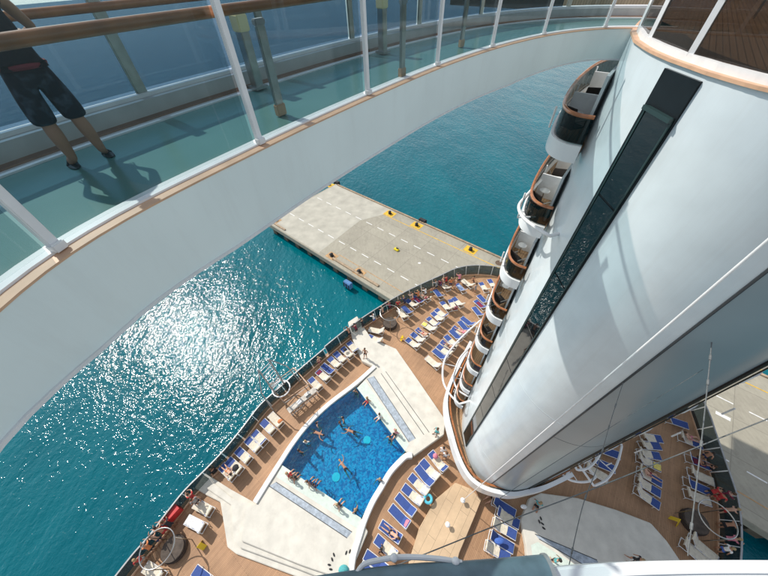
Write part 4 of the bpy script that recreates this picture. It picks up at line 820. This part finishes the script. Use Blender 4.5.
# pool handrails at the platform ends
# ================================================================ people
def skinmesh(J, Ed, sub=1):
    ks = list(J); me = bpy.data.meshes.new('b'); me.from_pydata([J[k][0] for k in ks], [], [(ks.index(a), ks.index(b2_)) for a, b2_ in Ed])
    o = bpy.data.objects.new('b', me); COL.objects.link(o)
    md = o.modifiers.new('s', 'SKIN'); md.use_smooth_shade = True; md.branch_smoothing = .4
    for i, k in enumerate(ks):
        v = me.skin_vertices[0].data[i]; r_ = J[k][1]; v.radius = r_ if isinstance(r_, tuple) else (r_, r_); v.use_root = (i == 0)
    o.modifiers.new('u', 'SUBSURF').levels = sub
    dg = bpy.context.evaluated_depsgraph_get(); out = bpy.data.meshes.new_from_object(o.evaluated_get(dg)); bpy.data.objects.remove(o)
    return out
def base_pose():
    # facing +Y, feet at z=0
    J = {'pelvis': ((0, 0, .93), (.135, .10)), 'waist': ((0, .0, 1.1), (.12, .085)), 'chest': ((0, .0, 1.3), (.155, .10)), 'neck0': ((0, -.01, 1.45), (.07, .06)), 'neck': ((0, .0, 1.53), .05), 'head0': ((0, .01, 1.6), .075), 'head1': ((0, .01, 1.68), (.082, .095)), 'head2': ((0, .0, 1.76), .055)}
    for s, n_ in ((-1, 'L'), (1, 'R')):
        J['hip'+n_] = ((s*.09, 0, .86), .088); J['knee'+n_] = ((s*.11, .02, .49), .055); J['calf'+n_] = ((s*.11, -.01, .33), .052); J['ank'+n_] = ((s*.11, -.02, .09), .035); J['toe'+n_] = ((s*.13, .15, .035), (.04, .025))
        J['sh'+n_] = ((s*.185, 0, 1.42), .055); J['elb'+n_] = ((s*.25, -.02, 1.13), .038); J['wr'+n_] = ((s*.27, .08, .88), .027); J['hand'+n_] = ((s*.27, .11, .79), (.038, .02))
    return J
EDG = [('pelvis', 'waist'), ('waist', 'chest'), ('chest', 'neck0'), ('neck0', 'neck'), ('neck', 'head0'), ('head0', 'head1'), ('head1', 'head2')]
for n_ in 'LR': EDG += [('pelvis', 'hip'+n_), ('hip'+n_, 'knee'+n_), ('knee'+n_, 'calf'+n_), ('calf'+n_, 'ank'+n_), ('ank'+n_, 'toe'+n_), ('neck0', 'sh'+n_), ('sh'+n_, 'elb'+n_), ('elb'+n_, 'wr'+n_), ('wr'+n_, 'hand'+n_)]
def rotx(p, piv, a):
    y_, z_ = p[1]-piv[1], p[2]-piv[2]; return (p[0], piv[1]+y_*math.cos(a)-z_*math.sin(a), piv[2]+y_*math.sin(a)+z_*math.cos(a))
UP = ['waist', 'chest', 'neck0', 'neck', 'head0', 'head1', 'head2']+[a+b_ for a in ('sh', 'elb', 'wr', 'hand') for b_ in 'LR']
def pose(kind):
    J = base_pose()
    def st(k, p): J[k] = (p, J[k][1])
    def bend(ks, piv, a):
        for k in ks: st(k, rotx(J[k][0], piv, a))
    if kind == 'lean':
        bend(UP, (0, 0, .95), -.45)
        for s, n_ in ((-1, 'L'), (1, 'R')): st('elb'+n_, (s*.24, .62, 1.08)); st('wr'+n_, (s*.12, .80, 1.13)); st('hand'+n_, (s*.05, .86, 1.12))
    elif kind == 'stand':
        st('elbR', (.3, -.05, 1.15)); st('wrR', (.2, .16, 1.18)); st('handR', (.13, .22, 1.22)); st('kneeL', (-.13, .06, .49)); st('ankL', (-.16, .1, .09)); st('toeL', (-.19, .26, .035))
    elif kind == 'wade':
        for s, n_ in ((-1, 'L'), (1, 'R')): st('elb'+n_, (s*.30, .1, 1.16)); st('wr'+n_, (s*.38, .34, 1.08)); st('hand'+n_, (s*.42, .42, 1.05))
    elif kind in ('sit', 'floor'):
        for s, n_ in ((-1, 'L'), (1, 'R')):
            st('hip'+n_, (s*.09, .08, .9)); st('elb'+n_, (s*.27, -.12, 1.14)); st('wr'+n_, (s*.28, -.16, .93)); st('hand'+n_, (s*.29, -.1, .87))
            if kind == 'sit': st('knee'+n_, (s*.14, .5, .93)); st('calf'+n_, (s*.14, .55, .76)); st('ank'+n_, (s*.13, .52, .5)); st('toe'+n_, (s*.14, .66, .42))
            else: st('knee'+n_, (s*.16, .45, 1.15)); st('calf'+n_, (s*.15, .55, 1.05)); st('ank'+n_, (s*.13, .68, .87)); st('toe'+n_, (s*.14, .84, .83))
        bend(UP, (0, 0, .95), -.08)
        for k in J: st(k, (J[k][0][0], J[k][0][1], J[k][0][2]-.82))
    elif kind in ('swim', 'lie'):
        K = base_pose()
        for k, (p, r_) in K.items(): J[k] = ((p[0], p[2]-.93, p[1]), (r_ if not isinstance(r_, tuple) else (r_[0], r_[1])))
        if kind == 'swim':
            st('elbL', (-.36, .68, 0)); st('wrL', (-.42, .92, .02)); st('handL', (-.4, 1.0, .02)); st('elbR', (.42, .42, -.02)); st('wrR', (.52, .2, -.08)); st('handR', (.55, .12, -.1))
            st('kneeL', (-.16, -.38, -.2)); st('calfL', (-.18, -.45, -.32)); st('ankL', (-.2, -.55, -.5)); st('toeL', (-.22, -.66, -.55)); st('kneeR', (.14, -.42, -.1)); st('calfR', (.15, -.56, -.14)); st('ankR', (.16, -.78, -.2)); st('toeR', (.18, -.9, -.22))
        else:
            for k in UP: 
                p = J[k][0]; y_ = p[1]; a = .8; st(k, (p[0], y_*math.cos(a)+p[2]*-math.sin(a)*.3, y_*math.sin(a)+p[2]*math.cos(a)))
            for s, n_ in ((-1, 'L'), (1, 'R')):
                st('ank'+n_, (s*.12, -.86, .0)); st('toe'+n_, (s*.15, -.92, .13)); st('elb'+n_, (s*.29, .12, .1)); st('wr'+n_, (s*.22, -.08, .1)); st('hand'+n_, (s*.15, -.15, .12)); st('calf'+n_, (s*.12, -.62, .03))
            st('kneeR', (.15, -.4, .22)); st('calfR', (.15, -.5, .12)); st('ankR', (.15, -.66, .0)); st('toeR', (.16, -.8, .0))
    return J
def grow(J, ks, f): return {k: (J[k][0], tuple(x*f for x in J[k][1]) if isinstance(J[k][1], tuple) else (J[k][1]*f,)*2) for k in ks}
PM = {}
for kd in ('lean', 'stand', 'wade', 'sit', 'floor', 'swim', 'lie'):
    J = pose(kd); body = skinmesh(J, EDG, 1)
    def mid(a, b_, t): return tuple(J[a][0][i]*(1-t)+J[b_][0][i]*t for i in range(3))
    G = grow(J, ['pelvis', 'hipL', 'hipR'], 1.14); G['thL'] = (mid('hipL', 'kneeL', .55), (.086, .086)); G['thR'] = (mid('hipR', 'kneeR', .55), (.086, .086)); G['w'] = (mid('pelvis', 'waist', .5), (.135, .10))
    sh_m = skinmesh(G, [('pelvis', 'w'), ('pelvis', 'hipL'), ('pelvis', 'hipR'), ('hipL', 'thL'), ('hipR', 'thR')], 1)
    G = grow(J, ['waist', 'chest', 'neck0', 'shL', 'shR'], 1.16); G['w'] = (mid('pelvis', 'waist', .3), (.14, .105)); G['aL'] = (mid('shL', 'elbL', .5), (.058, .058)); G['aR'] = (mid('shR', 'elbR', .5), (.058, .058)); G['neck0'] = (mid('chest', 'neck0', .8), (.1, .075))
    tp_m = skinmesh(G, [('waist', 'w'), ('waist', 'chest'), ('chest', 'neck0'), ('neck0', 'shL'), ('neck0', 'shR'), ('shL', 'aL'), ('shR', 'aR')], 1)
    h = Vector(J['head1'][0]); h2 = Vector(J['head2'][0]); up_ = (h2-h).normalized(); c = h+up_*.03
    fw = Vector((0, 1, 0)) if abs(up_.y) < .7 else Vector((0, 0, 1)); 
    hm = MB(); hm.ball(c-fw*.022+up_*.01, .112, 12, sc=(.9, 1, 1)); ho = hm.build('h', HAIR[0], smooth=True); hmesh = ho.data; bpy.data.objects.remove(ho)
    PM[kd] = (body, sh_m, tp_m, hmesh)
def child(name, me, m_, par):
    o = bpy.data.objects.new(name, me); COL.objects.link(o); o.parent = par
    if not me.materials: me.materials.append(m_)
    o.material_slots[0].link = 'OBJECT'; o.material_slots[0].material = m_; return o
zoff = {'swim': -.06, 'lie': .42-.3+.0, 'lean': 0, 'stand': 0, 'wade': 0, 'sit': .0}
for x, y, z, kd, az_, sk_, top, bot, lb in T['people']:
    if kd == 'sit' and z < -27.8: kd = 'floor'
    body = child('person', PM[kd][0], SKIN[sk_], None); s_ = random.uniform(.94, 1.04); body.scale = (s_*(random.choice((-1, 1)) if kd in ('swim', 'stand', 'lie', 'wade') else 1), s_, s_)
    zz = {'lie': DECK+.52}.get(kd, z)
    if kd == 'swim': zz = -27.6
    if kd == 'wade': zz = -28.79
    place(body, x, y, zz, R_(az_-90)); tag(body, lb, 'person')
    child('shorts', PM[kd][1], cloth(bot), body)
    if top != 'skin': child('shirt', PM[kd][2], cloth(top), body)
    child('hair', PM[kd][3], random.choice(HAIR), body)
# ---- the man on the footbridge
J = base_pose(); J['neck0'] = ((0, 0, 1.45), (.09, .075)); J['chest'] = ((0, .0, 1.28), (.17, .115)); J['waist'] = ((0, 0, 1.08), (.15, .11)); J['pelvis'] = ((0, 0, .94), (.155, .115))
def st(k, p, r_=None): J[k] = (p, r_ or J[k][1])
for k in UP: st(k, rotx(J[k][0], (0, 0, .95), -.13))
for s, n_ in ((-1, 'L'), (1, 'R')):
    st('hip'+n_, (s*.10, 0, .86), (.1, .1)); st('knee'+n_, (s*.13, .02, .5), (.068, .068)); st('calf'+n_, (s*.14, -.03, .34), (.075, .078)); st('ank'+n_, (s*.15, -.04, .09), (.043, .043)); st('toe'+n_, (s*.19, .12, .045), (.055, .03))
    st('sh'+n_, (s*.2, .17, 1.41), (.065, .065)); st('elb'+n_, (s*.33, .32, 1.17), (.046, .046)); st('wr'+n_, (s*.26, .50, 1.13), (.03, .03)); J.pop('hand'+n_)
    J['palm'+n_] = ((s*.245, .57, 1.15), (.042, .018)); J['palm2'+n_] = ((s*.24, .61, 1.15), (.04, .016))
ED2 = [e for e in EDG if 'hand' not in e[1]]
for s, n_ in ((-1, 'L'), (1, 'R')):
    ED2 += [('wr'+n_, 'palm'+n_), ('palm'+n_, 'palm2'+n_)]
    for fi, (dx, ln) in enumerate(((-.032, .85), (-.011, 1), (.011, .95), (.032, .78))):
        a, b2_, c_ = 'f%d%sa' % (fi, n_), 'f%d%sb' % (fi, n_), 'f%d%sc' % (fi, n_)
        x0 = s*.24+dx; J[a] = ((x0, .645, 1.152), (.0095, .0095)); J[b2_] = ((x0+dx*.2, .645+.035*ln, 1.14), (.0088, .0088)); J[c_] = ((x0+dx*.25, .65+.045*ln, 1.105), (.008, .008)); ED2 += [('palm2'+n_, a), (a, b2_), (b2_, c_)]
    J['th0'+n_] = ((s*.24-s*.05, .575, 1.14), (.012, .012)); J['th1'+n_] = ((s*.24-s*.075, .61, 1.12), (.0095, .0095)); ED2 += [('palm'+n_, 'th0'+n_), ('th0'+n_, 'th1'+n_)]
man = child('person', skinmesh(J, ED2, 2), SKIN[0], None)
tag(man, 'man in black tank top and dark patterned shorts standing barelegged on glass bridge', 'person')
px, py = -3.22, 3.4; place(man, px, py, BZ-.02, R_(140-90)); man.scale = (.93, .93, .93)
m, n, l, b = nodes_of('patterned_shorts'); g = n.new('ShaderNodeTexCoord'); v = n.new('ShaderNodeTexVoronoi'); v.inputs['Scale'].default_value = 14; l.new(g.outputs['Object'], v.inputs['Vector'])
no = n.new('ShaderNodeTexNoise'); no.inputs['Scale'].default_value = 9; l.new(g.outputs['Object'], no.inputs['Vector']); cr = n.new('ShaderNodeValToRGB'); cr.color_ramp.elements[0].position = .5; cr.color_ramp.elements[0].color = (.007, .01, .018, 1); cr.color_ramp.elements[1].position = .66; cr.color_ramp.elements[1].color = (.045, .06, .085, 1)
l.new(no.outputs[0], cr.inputs[0]); l.new(cr.outputs[0], b.inputs['Base Color']); b.inputs['Roughness'].default_value = .9; SHM = m
G = {'pelvis': ((0, 0, .93), (.19, .15)), 'w': ((0, 0, 1.06), (.19, .15)), 'hipL': ((-.10, 0, .82), (.125, .13)), 'hipR': ((.10, 0, .82), (.125, .13)), 'tL': ((-.125, .01, .66), (.118, .122)), 'tR': ((.125, .01, .66), (.118, .122)), 'kL': ((-.14, .02, .50), (.118, .122)), 'kR': ((.14, .02, .50), (.118, .122)), 'jL': ((-.141, .02, .44), (.105, .11)), 'jR': ((.141, .02, .44), (.105, .11))}
so_ = child('shorts', skinmesh(G, [('pelvis', 'w'), ('pelvis', 'hipL'), ('pelvis', 'hipR'), ('hipL', 'tL'), ('hipR', 'tR'), ('tL', 'kL'), ('tR', 'kR'), ('kL', 'jL'), ('kR', 'jR')], 2), SHM, man)
a = MB(); a.tube([(.186*math.cos(q*math.pi/12), .15*math.sin(q*math.pi/12), .955) for q in range(25)], .026, 8); wb = a.build('waistband', mat('dull_red_cloth', (.22, .03, .04), .8, noise=.2), man, smooth=True)
G = {'waist': (J['waist'][0], (.185, .145)), 'w': ((0, .0, .96), (.2, .16)), 'chest': (J['chest'][0], (.19, .135)), 'n': (J['neck0'][0], (.12, .09)), 'shL': (J['shL'][0], (.072, .072)), 'shR': (J['shR'][0], (.072, .072))}
child('tank_top', skinmesh(G, [('waist', 'w'), ('waist', 'chest'), ('chest', 'n'), ('n', 'shL'), ('n', 'shR')], 2), mat('black_cotton', (.008, .008, .011), .9), man)
h = Vector(J['head1'][0]); a = MB(); a.ball(h+Vector((0, -.02, .04)), .112, 16, sc=(.88, 1, 1)); a.build('hair', HAIR[0], man, smooth=True)
a = MB(); a.ball(h+Vector((0, .115, .0)), .02, 8, sc=(.7, 1, 1.4)); a.build('nose', SKIN[2], man, smooth=True)
for s in (-1, 1):
    a = MB(); a.ball(h+Vector((s*.032, .094, .025)), .012, 8); a.build('eye', cloth('white'), man, smooth=True); a = MB(); a.ball(h+Vector((s*.09, 0, .0)), .028, 8, sc=(.35, .7, 1.1)); a.build('ear', SKIN[2], man, smooth=True)
a = MB(); a.ball(h+Vector((0, .098, -.045)), .024, 8, sc=(1, .3, .3)); a.build('mouth', mat('lip', (.3, .09, .07), .5), man, smooth=True)
for s in (-1, 1):
    a = MB(); a.ball((s*.185, .05, .012), .15, 14, sc=(.38, 1, .09)); sd_ = a.build('sandal', DARK, man, smooth=True)
    a = MB(); a.tube([(s*.185-.05, .06, .02), (s*.185, .12, .07), (s*.185+.05, .06, .02)], .012, 6); a.build('strap', DARK, sd_)
# ---- furniture on the upper decks behind the glass
k = 0
for t_, s_, a_ in ((0.2, 5.2, 40), (1.4, 6.1, 40), (2.4, 4.4, 30), (-.6, 7.4, 50), (-1.2, 14, 20), (-5, 15, 10), (-8, 16, 10), (2, 14, 60)):
    c = copy_tree(cp); place(c, *SH(t_, s_, TOP+.03), R_(a_)); k += 1
    c['label'] = 'dark chair on the upper deck behind brown glass, %s from the tower nose' % nth[[2, 3, 0, 4, 5, 6, 7, 1][k-1] if k <= 8 else 0]; c['group'] = 'dark chairs on the upper deck'
print('objects', len(bpy.data.objects))
